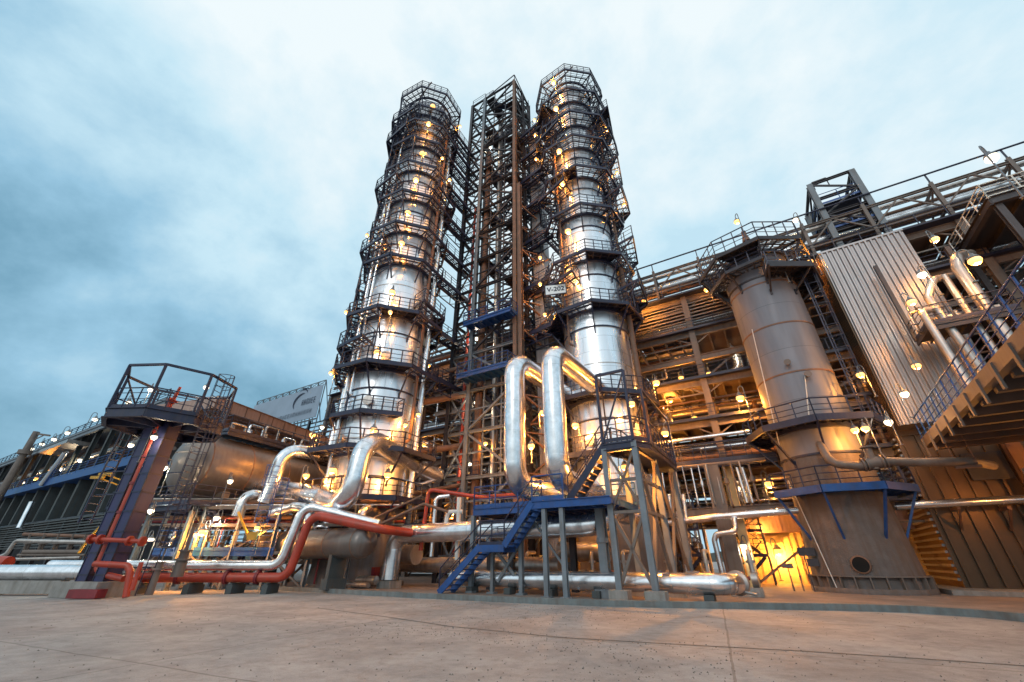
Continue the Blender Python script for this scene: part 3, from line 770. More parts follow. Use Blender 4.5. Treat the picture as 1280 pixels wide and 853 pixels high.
# exchangers and small vessels standing on the floors
for j in range(70):
    k = rnd.randrange(0, 5); z = 0.1 if k == 0 else LV[k-1]+.06; u = rnd.uniform(-46,18); v = rnd.uniform(34.6,43)
    if -5 < u < 8 and k == 0: u -= 14
    r_ = rnd.uniform(.4,.75)
    b = MB(); 
    if rnd.random() < .55:
        L = rnd.uniform(2.5,4.5); ax_ = uv(1,0,0); c0 = uv(u-L/2,v,z+r_+.5)
        b.lathe(c0, [(0,-.25),(r_*.7,-.15),(r_,.1),(r_,L-.1),(r_*.7,L+.15),(0,L+.25)], 20, axis=ax_)
        b.tube(c0+ax_*.3, c0+ax_*.36, r_*1.18, 20); b.tube(c0+ax_*(L-.4), c0+ax_*(L-.34), r_*1.18, 20)
        for t in (.25,.75): b.box(c0+ax_*(L*t)-V((0,0,r_*.6+.25)), .25, r_*1.2, r_*.9+.4, math.atan2(UY,UX))
    else:
        h_ = min(rnd.uniform(1.8,3.0), (LV[k]-z)-.7)
        b.lathe(uv(u,v,z), [(r_*.5,0),(r_*.5,.3),(r_,.5),(r_,h_-.3),(r_*.7,h_-.1),(0,h_)], 20); b.tube(uv(u,v,z+h_-.1), uv(u,v,z+h_+.3), .12, 10)
    part('process_vessel', b, M[rnd.choice(['alu','alu_dull','drum','grey'])], PS)
# rooftop pipe truss with rows of pipes
b = MB()
for u in range(-48, 40, 4):
    for v in (33, 36.5):
        b.ibeam(uv(u,v,22), uv(u,v,25.8), .22, .22, .03)
    b.beam(uv(u,33,25.4), uv(u,36.5,25.4), .16); b.beam(uv(u,33,23.4), uv(u,36.5,23.4), .16)
    b.beam(uv(u,33,23.4), uv(u+2,33,25.4), .10); b.beam(uv(u+2,33,25.4), uv(u+4,33,23.4), .10); b.beam(uv(u,33.1,25.4), uv(u,36.4,23.4), .1)
for v in (33,36.5):
    b.ibeam(uv(-50,v,25.4), uv(36,v,25.4), .18, .22); b.ibeam(uv(-50,v,23.3), uv(36,v,23.3), .2, .3)
rf = part('roof_truss', b, M['steel'], PS)
for j, (v, z, r_) in enumerate([(33.5,23.7,.16),(34.1,23.75,.2),(34.8,23.7,.12),(35.4,23.8,.22),(36.1,23.7,.15),(33.4,25.72,.13),(34.2,25.8,.2),(35.2,25.75,.15),(36,25.7,.12)]):
    b = MB(); b.pipe([uv(-50,v,z), uv(38,v,z)], r_, None, 10, seam=3); part('roof_pipe', b, M[['alu_dull','rust','steel'][j%3]], PS)
b = MB()
rail(b, [uv(-50,32.5,22.1), uv(38,32.5,22.1)], r=.03, step=1.6); b.ubox(-50,38,32.2,33.1,22.02,22.08)
b.tube(uv(-50,32.9,26.6), uv(38,32.9,26.6), .07, 8)
for u in range(-48,40,4): b.beam(uv(u,32.95,25.5), uv(u,32.95,26.6), .08)
part('roof_railing', b, M['navy'], PS)
# slatted cooler bank under the roof
b = MB()
for i in range(7): b.ubox(-50,8,32.95,33.05,19.6+i*.33,19.72+i*.33)
part('slat_bank', b, M['steel'], PS)
# sheet back wall added to darken the view through the open floors
b = MB()
for i in range(12):
    if i in (7,): continue
    z1 = [10.8,14.1,7.5,18.4,10.8,14,14,10.8,10.8,4.5,10.8,18.5,14,10.8][i]
    b.ubox(UC[i]+.1, UC[i+1]-.1, 45.3, 45.4, .1, z1)
    for q in range(19): b.ubox(UC[i]+.2+q*.3, UC[i]+.28+q*.3, 45.24, 45.3, .1, z1)
part('added_back_wall', b, M['furn'], PS)
# extension of structure to the right (higher, nearer the furnace)
b = MB()
for u in (26, 30, 34, 38):
    for v in (33, 37): b.ibeam(uv(u,v,.1), uv(u,v,25.8), .4, .4, .05)
for z in (18.6, 22, 14.2):
    for v in (33,37): b.ibeam(uv(22,v,z), uv(38,v,z), .24, .4, .04)
part('side_bay', b, M['steel'], PS)
# small lattice head above the roof
HT = thing('lattice_head', 'short open steel lattice tower with platforms on the roof behind the ribbed duct', 'tower', uv(9.8,33.2,22))
lattice(HT, 9.7, 12.6, 33.2, 37.2, 19, 29.6, 1.9, w=.4, m_=M['grey'], mb_=M['dark'])
for z in (24.6, 27.2):
    b = MB(); b.ubox(9.7,12.6,33.3,37.1,z,z+.06); q = part('platform', b, M['navy'], HT); r_ = MB(); rail(r_, [uv(9.7,33.2,z), uv(12.6,33.2,z), uv(12.6,37.2,z), uv(9.7,37.2,z)], closed=True); part('railing', r_, M['blue'], q)
b = MB(); b.beam(uv(10.2,34,29.6), uv(10.2,34,30.5), .07); b.beam(uv(11.2,34,29.6), uv(11.2,34,30.5), .07); b.beam(uv(10.2,34,30.5), uv(11.2,34,30.5), .07); part('davit', b, M['dark'], HT)

# ================================================================== BANNER SCREEN
BN = thing('banner_screen', 'pale billboard screen on a steel frame with a swoosh emblem, far behind the left column', 'banner', uv(-66,39,20))
a_ = PV(318,508,39.4); b_ = PV(404.5,480,39.4); ztop = (a_.z+b_.z)/2
def onb(t, z, off=0): 
    p = a_.lerp(b_, t); return V((p.x - VX*off, p.y - VY*off, z))
zb_ = PV(402,519,39.4).z
print('banner', ztop, zb_, a_, b_)
m1 = MB(); p = [onb(0,zb_), onb(1,zb_), onb(1,ztop), onb(0,ztop)]; q = [x+V((VX,VY,0))*.1 for x in p]
m1.hexa([p[0],p[1],q[1],q[0],p[3],p[2],q[2],q[3]]); part('banner_cloth', m1, M['banner'], BN)
m1 = MB()
for i in range(11):
    t = i/10; m1.beam(onb(t,zb_-1.5,-.35), onb(t,ztop+1.0,-.35), .14); m1.beam(onb(t,ztop+1.0,-.35), onb(t,zb_,-2.5), .12)
    if i < 10:
        t2 = (i+1)/10; m1.beam(onb(t,ztop+.1,-.35), onb(t2,ztop+.95,-.35), .08); m1.beam(onb(t2,ztop+.1,-.35), onb(t,ztop+.95,-.35), .08)
m1.beam(onb(0,ztop+1,-.35), onb(1,ztop+1,-.35), .12); m1.beam(onb(0,zb_-.2,-.35), onb(1,zb_-.2,-.35), .2)
part('frame', m1, M['grey'], BN)
# emblem: curved swoosh with rays
bd = (b_-a_); bd = V((bd.x,bd.y,0)); BW = bd.length; bd.normalize(); bn = V((bd.y,-bd.x,0))
Hb = ztop-zb_
m1 = MB(); cen = onb(.76, zb_+Hb*.60) + bn*.10
def arc(rx, rz, t0, t1, wid, n=14):
    for i in range(n):
        f0 = t0+(t1-t0)*i/n; f1 = t0+(t1-t0)*(i+1)/n
        w0 = wid*math.sin(math.pi*(i+.2)/(n+.4)); w1 = wid*math.sin(math.pi*(i+1.2)/(n+.4))
        P = [(f0,w0),(f1,w1)]
        pts = []
        for (f,w) in ((f0,-w0/2),(f1,-w1/2),(f1,w1/2),(f0,w0/2)):
            pts.append(cen + bd*((rx+w)*math.cos(f)) + V((0,0,(rz+w)*math.sin(f))))
        m1.add(pts, [(0,1,2,3)])
arc(2.4, 1.7, math.radians(80), math.radians(215), .5)
arc(1.5, 2.5, math.radians(40), math.radians(110), .3); arc(3.4, 2.6, math.radians(60), math.radians(120), .3)
part('emblem', m1, M['ink'], BN)
text_mesh('SIBUR', 1.55, onb(.84, zb_+Hb*.55)+bn*.11, bd, bn, M['ink'], BN, bold=.03) if False else None
# unreadable lettering strokes, as blurred as in the photograph
def strokes(t0, t1, zc, h, n, name, m_):
    k = MB(); r2 = random.Random(3)
    for i in range(n):
        t = t0+(t1-t0)*(i+.5)/n; c = onb(t, zc)+bn*.1; w = BW*(t1-t0)/n*.62
        kind = r2.randrange(4)
        def bar(x0, x1, z0, z1):
            P = [c+bd*x0+V((0,0,z0)), c+bd*x1+V((0,0,z0)), c+bd*x1+V((0,0,z1)), c+bd*x0+V((0,0,z1))]; k.add(P, [(0,1,2,3)])
        th = w*.26
        bar(-w/2, -w/2+th, -h/2, h/2)
        if kind in (0,2): bar(-w/2+th, w/2, h/2-th, h/2)
        if kind in (0,1): bar(-w/2+th, w/2, -th/2, th/2)
        if kind in (1,2,3): bar(w/2-th, w/2, -h/2, h/2)
        if kind == 0: bar(-w/2+th, w/2, -h/2, -h/2+th)
    part(name, k, m_, BN)
strokes(.76, .95, zb_+Hb*.57, 1.1, 6, 'lettering', M['ink'])
strokes(.42, .93, zb_+Hb*.24, .8, 14, 'small_lettering', mat('grey_blue_ink', (.16,.19,.24), .7, 0, bump=0))
# building block under the banner
b = MB()
BB = thing('pipe_support_block', 'dark slatted steel block carrying the billboard screen left of the column', 'building', uv(-66,40,0))
for i in range(10):
    u = -86+i*5; b.ibeam(uv(u,40.4,0), uv(u,40.4,zb_), .4, .4)
for k in range(26): z = zb_-.6-k*.75; b.ubox(-86,-40,40.5,40.7,z,z+.16)
part('frame', b, M['dark'], BB)

# ================================================================== VESSEL C
c = (18.35, 23.95)
VC_ = thing('storage_vessel', 'wide brown-grey clad upright vessel with flared skirt and round opening, right of centre', 'vessel', (c[0],c[1],0)); o = V((c[0],c[1],0))
b = MB(); b.lathe(o, [(2.12,6.6),(2.12,20.9),(2.0,21.3),(1.6,21.7),(.9,22.0),(0,22.1)], 72); sh = part('shell', b, M['vesC'], VC_)
for z in (6.7, 11.6, 15.0, 18.3): b = MB(); b.hoop(o, 2.11, z, .04, .1, 64); part('band', b, M['rust'], sh)
b = MB(); b.lathe(o, [(2.56,.1),(2.56,.32),(2.36,.32),(2.33,.9),(2.13,4.4),(2.125,6.7)], 72); sk = part('skirt', b, M['skirt'], VC_)
b = MB()
for k in range(26):
    a = 2*math.pi*k/26; d = V((math.cos(a),math.sin(a),0)); b.box(o+d*2.44+V((0,0,.55)), .22, .05, .5, a)
b.hoop(o, 2.34, .82, .2, .05, 64); part('anchor_ring', b, M['steel'], sk)
hp = PC(1076,706,c,2.31); d = (hp-o); d.z = 0; d.normalize()
b = MB(); b.tube(hp-d*.05, hp+d*.05, .34, 24); k = part('manhole', b, M['black'], sk)  # solid disc, the dark inside the opening is painted on it
b = MB(); b.lathe(hp+d*.0, [(.33,-.02),(.40,-.02),(.40,.07),(.33,.07)], 24, axis=d); part('manhole_rim', b, M['rust'], k)
aC = math.atan2(-c[1],-c[0])
ring_deck(VC_, c, 2.12, 3.45, 4.75, aC+math.pi/8+.25, [6,7,0,1], matd=M['blue'], railm=M['navy'], fill=1, brk=2.4, hr=1.1, thick=.26)
ring_deck(VC_, c, 2.12, 3.6, 8.3, aC+.1, [5,6,7,0,1], matd=M['navy'], railm=M['navy'], fill=1, brk=2.0, thick=.26)
ring_deck(VC_, c, 2.12, 3.7, 20.9, aC+.25, range(8), matd=M['dark'], railm=M['navy'], fill=.2, brk=2.6, thick=.2, hr=1.5)
ring_deck(VC_, c, 2.12, 3.2, 19.6, aC+.25, [6,7], matd=M['dark'], railm=M['navy'], fill=0, brk=1.0, thick=.15, hr=1.0)
ring_deck(VC_, c, 2.12, 3.7, 18.6, aC+.25, [0,1,2], matd=M['dark'], railm=M['navy'], fill=1, brk=1.2, thick=.3)
b = MB(); d1 = V((math.cos(aC+1.25),math.sin(aC+1.25),0))
ladder(b, o+d1*2.75+V((0,0,8.4)), o+d1*2.75+V((0,0,19.2)), d1); part('caged_ladder', b, M['navy'], VC_)
b = MB(); q = o+V((-.6,-1.2,21)); b.tube(q, q+V((0,0,2.6)), .16, 12); b.tube(q+V((0,0,1.6)), q+V((0,0,2.1)), .3, 12, .2); b.pipe([o+V((.9,0,21)), o+V((.9,0,22.4)), o+V((3,.4,22.4))], .14, .3, 10); part('relief_valve', b, M['rust'], VC_)
for k in range(12):
    a_ = 2*math.pi*k/12; sd = V((-d.y,d.x,0)) if False else V((0,0,1)).cross(V((hp-o).xy.normalized().to_3d()))
    dd = (hp-o).xy.normalized().to_3d(); q = hp + sd*(.43*math.cos(a_)) + V((0,0,.43*math.sin(a_))); b = MB(); b.tube(q-dd*.04, q+dd*.06, .025, 6); part('rim_bolt', b, M['steel'], sk)
for (x,y) in ((985,455),(1008,470)):
    q = PC(x,y,c,2.12); dd = (q-o).xy.normalized().to_3d(); b = MB(); b.tube(q, q+dd*.3, .1, 12); b.tube(q+dd*.3, q+dd*.36, .19, 14); part('nozzle', b, M['steel'], sh)
# thin earthing conduits down the shell
b = MB()
for (x0,y0,x1,y1) in ((940,412,975,560),(985,600,1046,735)):
    pa, pb_ = PC(x0,y0,c,2.2), PC(x1,y1,c,2.6); b.tube(pa, pb_, .025, 6)
pa, pb_ = PC(1012,528,c,2.2), PC(1006,470,c,2.2); b.tube(pa, pb_, .03, 6)
part('conduit', b, M['white'], VC_)
# side platform between C and structure
wk = PV(980,560,31)
WL = thing('link_walkway', 'steel walkway with railings joining vessel to the process building at mid height', 'walkway', uv(-8,31,7.6))
b = MB(); b.ubox(-9.5,1.2,31.2,32.6,7.42,7.5); b.ibeam(uv(-9.5,31.2,7.25), uv(1.2,31.2,7.25), .16, .34); b.ibeam(uv(-9.5,32.5,7.25), uv(1.2,32.5,7.25), .16, .3)
for i in range(14): uu = -9.4+i*.8; b.beam(uv(uu,31.2,7.25), uv(uu,32.5,7.25), .07, .2)
part('deck', b, M['navy'], WL); b = MB(); rail(b, [uv(-9.5,31.2,7.5), uv(1.2,31.2,7.5)], step=.8); b.tube(uv(-9.5,31.1,8.75), uv(1.2,31.1,8.75), .06, 8); part('railing', b, M['navy'], WL)
b = MB(); b.pipe([uv(-12,31.0,9.15), uv(.2,31.0,9.15)], .13, None, 12, seam=2); single('thin_pipe', b, M['alu'], 'thin bright silver pipe above the walkway left of the wide vessel', 'pipe')

# grey pipe with valve from C's lower deck to the furnace
gp = thing('valve_pipe', 'grey pipe with a flanged valve running from the wide vessel to the furnace', 'pipe', PV(1030,560,26.9))
b = MB(); P_ = [PV(1025,556,27.2), PV(1040,580,26.7), PV(1075,583,26.7), PV(1110,577,26.7), PV(1150,578,27.0), PV(1215,577,27.4), PV(1240,582,28.6)]
b.pipe([PV(1025,556,27.6)]+P_, .2, .5, 14, seam=1.5, band=1.05); part('pipe_body', b, M['steel'], gp)
b = MB(); vv = PV(1092,579,26.7); e = (PV(1110,577,26.7)-PV(1075,583,26.7)).normalized()
for t in (-.45,-.3,.3,.45): b.tube(vv+e*t, vv+e*(t+.06), .34, 16)
b.tube(vv-V((0,0,.3)), vv+V((0,0,.75)), .16, 12); b.tube(vv+V((0,0,.75)), vv+V((0,0,.8)), .3, 16); b.tube(vv-e*.3, vv+e*.3, .27, 14)
part('valve', b, M['steel'], gp)

# ================================================================== RIBBED DUCT (convection casing) and FURNACE
CD = thing('convection_duct', 'tall ribbed steel casing standing above the furnace behind the wide vessel', 'duct', uv(7.5,30.2,6))
b = MB(); u0, u1, v0, v1, z0, z1 = 7.5, 12.1, 30.2, 33.0, 8.2, 20.8
b.ubox(u0,u1,v0,v1,z0,z1); cs = part('casing', b, M['corr'], CD)
b = MB(); n = 15
for i in range(n):
    uu = u0+(u1-u0)*(i+.5)/n; w = .09
    b.hexa([uv(uu-w,v0,z0),uv(uu+w,v0,z0),uv(uu+w*.5,v0-.09,z0),uv(uu-w*.5,v0-.09,z0),uv(uu-w,v0,z1),uv(uu+w,v0,z1),uv(uu+w*.5,v0-.09,z1),uv(uu-w*.5,v0-.09,z1)][0:8])
b.ubox(u0-.03,u1+.03,v0-.1,v0-.003,z1-.12,z1+.02)
part('rib', b, M['corr'], cs)
b = MB()
for i in range(9): vv = v0+.2+i*.3; b.ubox(u0-.08,u0,vv,vv+.12,z0,z1)
part('side_rib', b, M['furn'], cs)
FU = thing('furnace', 'large brown ribbed sheet metal furnace wall at the right edge', 'furnace', uv(7.4,32.3,0))
b = MB(); b.ubox(7.4,30,31.8,40,.1,8.2); fw = part('casing', b, M['furn'], FU)
b = MB(); x = 7.6
while x < 30:
    b.ubox(x, x+.10, 31.66, 31.8, .35, 8.1); x += .62
b.ubox(7.35,30,31.62,31.8,.1,.34); b.ubox(7.35,30,31.6,31.8,7.9,8.2); part('rib', b, M['furn'], fw)
b = MB(); 
for i in range(24): z = .6+i*.31; b.ubox(7.28,7.4,31.9,38,z,z+.12)
part('end_rib', b, M['corr'], fw)
for uu in (11.6, 17.2, 23):
    b = MB(); b.ibeam(uv(uu,31.3,.1), uv(uu,31.3,8.0), .55, .5, .05); part('buttress', b, M['rust'], FU)
b = MB()
for (uu,zz) in ((9.6,5.2),(13.6,5.4),(19,5.0)): b = MB(); b.ubox(uu,uu+1.6,31.5,31.62,zz,zz+1.4); part('inspection_hatch', b, M['dark'], FU)
# upper boxes & return bends right of the duct
b = MB(); b.ubox(14.5,24,30.8,34,8.2,14.5)
for i in range(20): b.ubox(14.7+i*.45,14.78+i*.45,30.7,30.8,8.2,14.5)
part('upper_casing', b, M['furn'], FU)
gy = thing('ground_slab', 'low concrete plinth running along the foot of the furnace', 'plinth', uv(7,31,0))
b = MB(); b.ubox(6.2,32,28.9,41,.102,.30); part('slab', b, M['conc'], gy)
# silver pipe along furnace wall
b = MB(); b.pipe([PV(1120,633,30.6), PV(1300,622,30.6)+uv(4,0,.0)*1], .2, None, 16, seam=2.2)
single('wall_pipe', b, M['alu'], 'straight orange-lit silver pipe along the brown furnace wall', 'pipe')
for px in (1195,1258):
    b = MB(); q = PV(px,628,30.6); b.beam(q-V((0,0,.25)), q-V((0,0,.25))+uv(0,1.1,0), .14); b.beam(q-V((0,0,.3)), q-V((0,0,1.2))+uv(0,1.1,0), .1)
    single('wall_bracket', b, M['rust'], 'rusty triangular bracket under the wall pipe, '+('left' if px < 1200 else 'right')+' one of two', 'bracket', 'brackets on the furnace wall')
# vertical silver pipes & elbows right of the duct
def vp(name, pts, r_, label, m_=None, n=14, seam=1.6, bend=None, group=None):
    m_ = m_ or 'alu_dull'
    b = MB(); b.pipe(pts, r_, bend or r_*1.8, n, seam=seam); return single(name, b, M[m_], label, 'pipe', group)
vB = 27.5
vp('riser_pipe', [PV(1190,345,vB+1.5), PV(1166,350,vB), PV(1160,372,vB), PV(1235,470,vB)-V((0,0,1.5))], .2, 'silver pipe bending over the top beside the ribbed duct, inner one')
vp('riser_pipe', [PV(1212,318,vB+2), PV(1195,322,vB), PV(1198,335,vB), PV(1265,430,vB)-V((0,0,1.5))], .27, 'thick silver pipe rising behind the blue railing, outer one')
vp('riser_pipe', [PV(1180,345,vB+.3), PV(1250,448,vB+.3)-V((0,0,1))], .16, 'slim silver pipe rising between two thicker ones')
vp('riser_pipe', [PV(1175,385,vB+.5), PV(1152,390,vB-.6), PV(1205,468,vB-.6)-V((0,0,2))], .17, 'silver pipe with a bent top beside the orange lamps')
vp('drain_pipe', [PV(1150,388,vB), PV(1136,392,vB), PV(1148,415,vB), PV(1155,418,vB+.8)], .07, 'short hook of white pipe near the ribbed duct', seam=None)
# service platform by the risers
SP = thing('service_platform', 'small dark service platform with railings beside the ribbed duct', 'platform', PV(1165,425,28.5))
b = MB(); p0 = PV(1150,420,28.6); zz = p0.z; uu = p0.x*UX+p0.y*UY
b.ubox(uu,uu+3.5,27.2,29.4,zz-.1,zz); b.ibeam(uv(uu,27.2,zz-.25), uv(uu+3.5,27.2,zz-.25), .12, .3)
for i in range(7): b.beam(uv(uu+.55*i,27.2,zz-.2), uv(uu+.55*i,29.4,zz-.2), .07, .16)
b.beam(uv(uu,29.3,zz), uv(uu,29.3,zz+5.5), .2); b.beam(uv(uu+3.4,29.3,zz-8), uv(uu+3.4,29.3,zz+5.5), .22)
q = part('deck', b, M['dark'], SP); b = MB(); rail(b, [uv(uu,29.4,zz), uv(uu,27.2,zz), uv(uu+3.5,27.2,zz), uv(uu+3.5,29.4,zz)]); part('railing', b, M['navy'], SP)
b = MB(); 
for i in range(5):
    q = uv(uu+.5+i*.6, 28.2, zz+.6); b.tube(q-V((0,0,.5)), q+V((0,0,.3)), .11, 10); b.tube(q, q+uv(.4,.0,0), .16, 10)
part('valves', b, M['alu_dull'], SP)
# upper crossing beams, right top
GB = thing('gantry', 'dark steel gantry with a pale top rail at the upper right', 'gantry', PV(1230,240,27))
b = MB(); a = PV(1235,247,27.5); z = a.z; ua = a.x*UX+a.y*UY
b.ibeam(uv(ua,27.5,z-.3), uv(ua+12,27.5,z-.3), .3, .5); b.ibeam(uv(ua,27.5,z-.3), uv(ua,33,z-.3), .3, .5); b.ubox(ua,ua+12,27.6,33,z-.2,z-.1)
for i in range(9): b.beam(uv(ua+i*1.4,27.5,z-.3), uv(ua+i*1.4,33,z-.3), .12, .3)
b.ibeam(uv(ua+.2,27.7,9), uv(ua+.2,27.7,z-.5), .3, .3); b.beam(uv(ua+.2,27.7,z-4), uv(ua+3.4,27.7,z-.6), .2); b.ibeam(uv(ua+.2,32.7,9), uv(ua+.2,32.7,z-.5), .3, .3)
b.ibeam(uv(ua+4.6,27.7,9), uv(ua+4.6,27.7,z-.5), .3, .3); b.beam(uv(ua+.2,27.7,z-6.2), uv(ua+4.6,27.7,z-6.2), .2); b.beam(uv(ua+.2,27.7,z-9), uv(ua+4.6,27.7,z-6.2), .14)
part('frame', b, M['dark'], GB); b = MB(); rail(b, [uv(ua,33,z-.1), uv(ua,27.5,z-.1), uv(ua+12,27.5,z-.1)], r=.03); part('railing', b, M['white'], GB)
b = MB(); b.lathe(uv(ua+7.8,30.5,8.2), [(2.6,0),(2.6,7.5),(1.4,9.2),(1.4,11)], 40); single('stack_vessel', b, M['drum'], 'rounded brown vessel shoulder at the right edge behind the blue railing', 'vessel')

# ================================================================== ELEVATED DECK top right (seen from below)
ED = thing('elevated_deck', 'elevated concrete edged deck with blue railing seen from below at the right', 'deck', uv(8,13,7.3))
zd = 7.3
b = MB(); b.ubox(8.0,8.3,6,30.5,zd-.42,zd+.06); part('edge_beam', b, M['steel'], ED)
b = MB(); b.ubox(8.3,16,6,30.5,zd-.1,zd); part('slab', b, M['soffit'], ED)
b = MB()
for i in range(15):
    v = 6.8+i*1.65; b.ubox(8.3,16,v,v+.26,zd-.62,zd-.1)
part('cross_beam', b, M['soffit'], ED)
for i in range(15):
    b = MB(); v = 6.8+i*1.65; b.ubox(7.93,8.0,v+.03,v+.2,zd-.95,zd-.05); part('hanger', b, M['steel'], ED)
b = MB(); b.ibeam(uv(11.8,6,zd-.85), uv(11.8,30.5,zd-.85), .35, .45); b.ibeam(uv(15.5,6,zd-.85), uv(15.5,30.5,zd-.85), .35, .45); part('long_beam', b, M['steel'], ED)
for v in (15.5, 22.5, 29.2):
    for u in (11.8, 15.5):
        b = MB(); b.ibeam(uv(u,v,0), uv(u,v,zd-1.07), .4, .4, .05); part('post', b, M['steel'], ED)
b = MB(); pts = [uv(8.1,6,zd+.06), uv(8.1,30.4,zd+.06)]
a, e = pts
n = 22
for i in range(n+1):
    q = a.lerp(e, i/n); b.beam(q, q+V((0,0,1.15)), .055); b.box(q+V((0,0,.05)), .14, .14, .1)
for h_, r_ in ((1.15,.035),(.8,.02),(.5,.02),(.22,.02)): b.tube(a+V((0,0,h_)), e+V((0,0,h_)), r_, 6)
part('railing', b, M['blue'], ED)
q_ = uv(8,29,7.3); th_ = math.radians(-2.7)   # the deck runs slightly askew to the site grid
ED.location = q_ + Matrix.Rotation(th_, 3, 'Z') @ (ORG[ED.name]-q_); ED.rotation_euler.z = th_
# suspended rods under the deck
b = MB(); q = PV(1207,577,27.3)
for t in (-.35,.35): b.beam(q+uv(t,0,-.2), V((q.x,q.y,0))+uv(t,0,zd-.5), .03)
b.beam(q+uv(-.45,0,-.24), q+uv(.45,0,-.24), .12)
single('pipe_hanger', b, M['rust'], 'rod hanger under the elevated deck holding the grey pipe', 'hanger')
for i,(px0,py0,px1,py1) in enumerate([(1195,540,1290,655),(1150,640,1240,745)]): pass

# ================================================================== FRONT PLATFORM with blue stairs
FP = thing('front_platform', 'blue steel access platform with stairs in front of the right column', 'platform', uv(-9,17.7,0))
vz = 17.7; ZP = 3.95
pL = PV(575,640,vz); pR = PV(762,617,vz); uL = pL.x*UX+pL.y*UY; uR = pR.x*UX+pR.y*UY
uA = uL; uB = uR
print('front platform u', uA, uB, pL.z, pR.z)
b = MB(); b.ubox(uA,uB,vz+1.2,vz+4.2,ZP-.06,ZP)
b.ibeam(uv(uA,vz+1.2,ZP-.18), uv(uB,vz+1.2,ZP-.18), .16, .34); b.ibeam(uv(uA,vz+4.2,ZP-.18), uv(uB,vz+4.2,ZP-.18), .16, .34)
b.ibeam(uv(uA,vz+1.2,ZP-.18), uv(uA,vz+4.2,ZP-.18), .16, .34)
for i in range(14):
    uu = uA+(uB-uA)*i/13; b.beam(uv(uu,vz+1.2,ZP-.2), uv(uu,vz+4.2,ZP-.2), .08, .22)
# landing part in front carrying the flights
dk = part('deck', b, M['blue'], FP)
b = MB(); 
pS2 = PV(665,620,vz); uS2 = pS2.x*UX+pS2.y*UY
b.ubox(uS2,uB,vz,vz+1.18,ZP-.06,ZP); b.ibeam(uv(uS2,vz,ZP-.18), uv(uB,vz,ZP-.18), .16, .34)
for i in range(8): uu = uS2+(uB-uS2)*i/7; b.beam(uv(uu,vz,ZP-.2), uv(uu,vz+1.15,ZP-.2), .08, .2)
part('landing', b, M['blue'], FP)
b = MB(); rail(b, [uv(uA,vz+4.2,ZP), uv(uA,vz+1.2,ZP), uv(uS2-.1,vz+1.2,ZP)], r=.03); rail(b, [uv(uA,vz+4.2,ZP), uv(uB,vz+4.2,ZP)], r=.03)
rail(b, [uv(uS2,vz,ZP), uv(uS2+1.6,vz,ZP)], r=.03)
part('railing', b, M['blue'], FP)
# flights
pg = PV(548,743,vz); u0 = pg.x*UX+pg.y*UY
p1 = PV(600,680,vz); u1 = p1.x*UX+p1.y*UY
p1b = PV(630,681,vz); u1b = p1b.x*UX+p1b.y*UY
zL = 2.1
print('stairs', u0, u1, u1b, uS2, p1.z)
stair(FP, uv(u0,vz,.12), uv(u1,vz,zL), uv(0,1.0,0), 9, M['blue'], M['navy'])
stair(FP, uv(u1b,vz,zL), uv(uS2,vz,ZP-.05), uv(0,1.0,0), 8, M['blue'], M['navy'])
b = MB(); b.ubox(u1,u1b,vz-.03,vz+1.03,zL-.08,zL-.02); b.beam(uv(u1,vz,zL-.1), uv(u1b,vz,zL-.1), .08, .3); b.beam(uv(u1,vz+1,zL-.1), uv(u1b,vz+1,zL-.1), .08, .3); lnd = part('landing', b, M['blue'], FP)
b = MB(); rail(b, [uv(u1,vz,zL), uv(u1b,vz,zL)], r=.028); rail(b, [uv(u1,vz+1,zL), uv(u1b,vz+1,zL)], r=.028); part('railing', b, M['navy'], FP)
# upper flight to the column deck
pU0 = PV(712,620,vz+.6); pU1 = PV(757,560,vz+.6); uU0 = pU0.x*UX+pU0.y*UY; uU1 = pU1.x*UX+pU1.y*UY
print('upper flight', uU0, uU1, pU0.z, pU1.z)
ZU = 6.25
stair(FP, uv(uU0,vz+.5,ZP), uv(uU1,vz+.5,ZU), uv(0,1.0,0), 9, M['navy'], M['navy'], tread_mat=M['steel'])
# posts
for (px, dv, s_) in ((588,1.2,.2),(615,1.2,.16),(652,1.2,.2),(684,.1,.2),(708,.1,.2)):
    q = PV(px,745,vz+dv); uu = q.x*UX+q.y*UY; b = MB()
    zt_ = ZP-.36 if px > 600 and px != 615 else ZP-.36
    if px in (615,): zt_ = zL-.2
    b.ibeam(uv(uu,vz+dv,.1), uv(uu,vz+dv,zt_), s_, s_, .025); b.box(uv(uu,vz+dv,.13), .4, .4, .1, math.atan2(UY,UX)); part('post', b, M['grey'], FP)
for (px, dv) in ((612,3.8),(720,4.2),(640,4.2)):
    q = PV(px,742,vz+dv); uu = q.x*UX+q.y*UY; b = MB(); b.ibeam(uv(uu,vz+dv,.1), uv(uu,vz+dv,ZP-.36), .3, .3, .03); part('post', b, M['dark'], FP)
b = MB(); q = PV(640,745,vz+1.2); uu = q.x*UX+q.y*UY
b.beam(uv(uu-.8,vz+1.2,.6), uv(uu+1.5,vz+1.2,ZP-.4), .12); b.beam(uv(uu+.6,vz+1.3,.4), uv(uu-1.6,vz+1.3,2.5), .12); b.beam(uv(uu+1,vz+1.25,ZP-.5), uv(uu+3.4,vz+1.25,.4), .09)
part('bracing', b, M['grey'], FP)

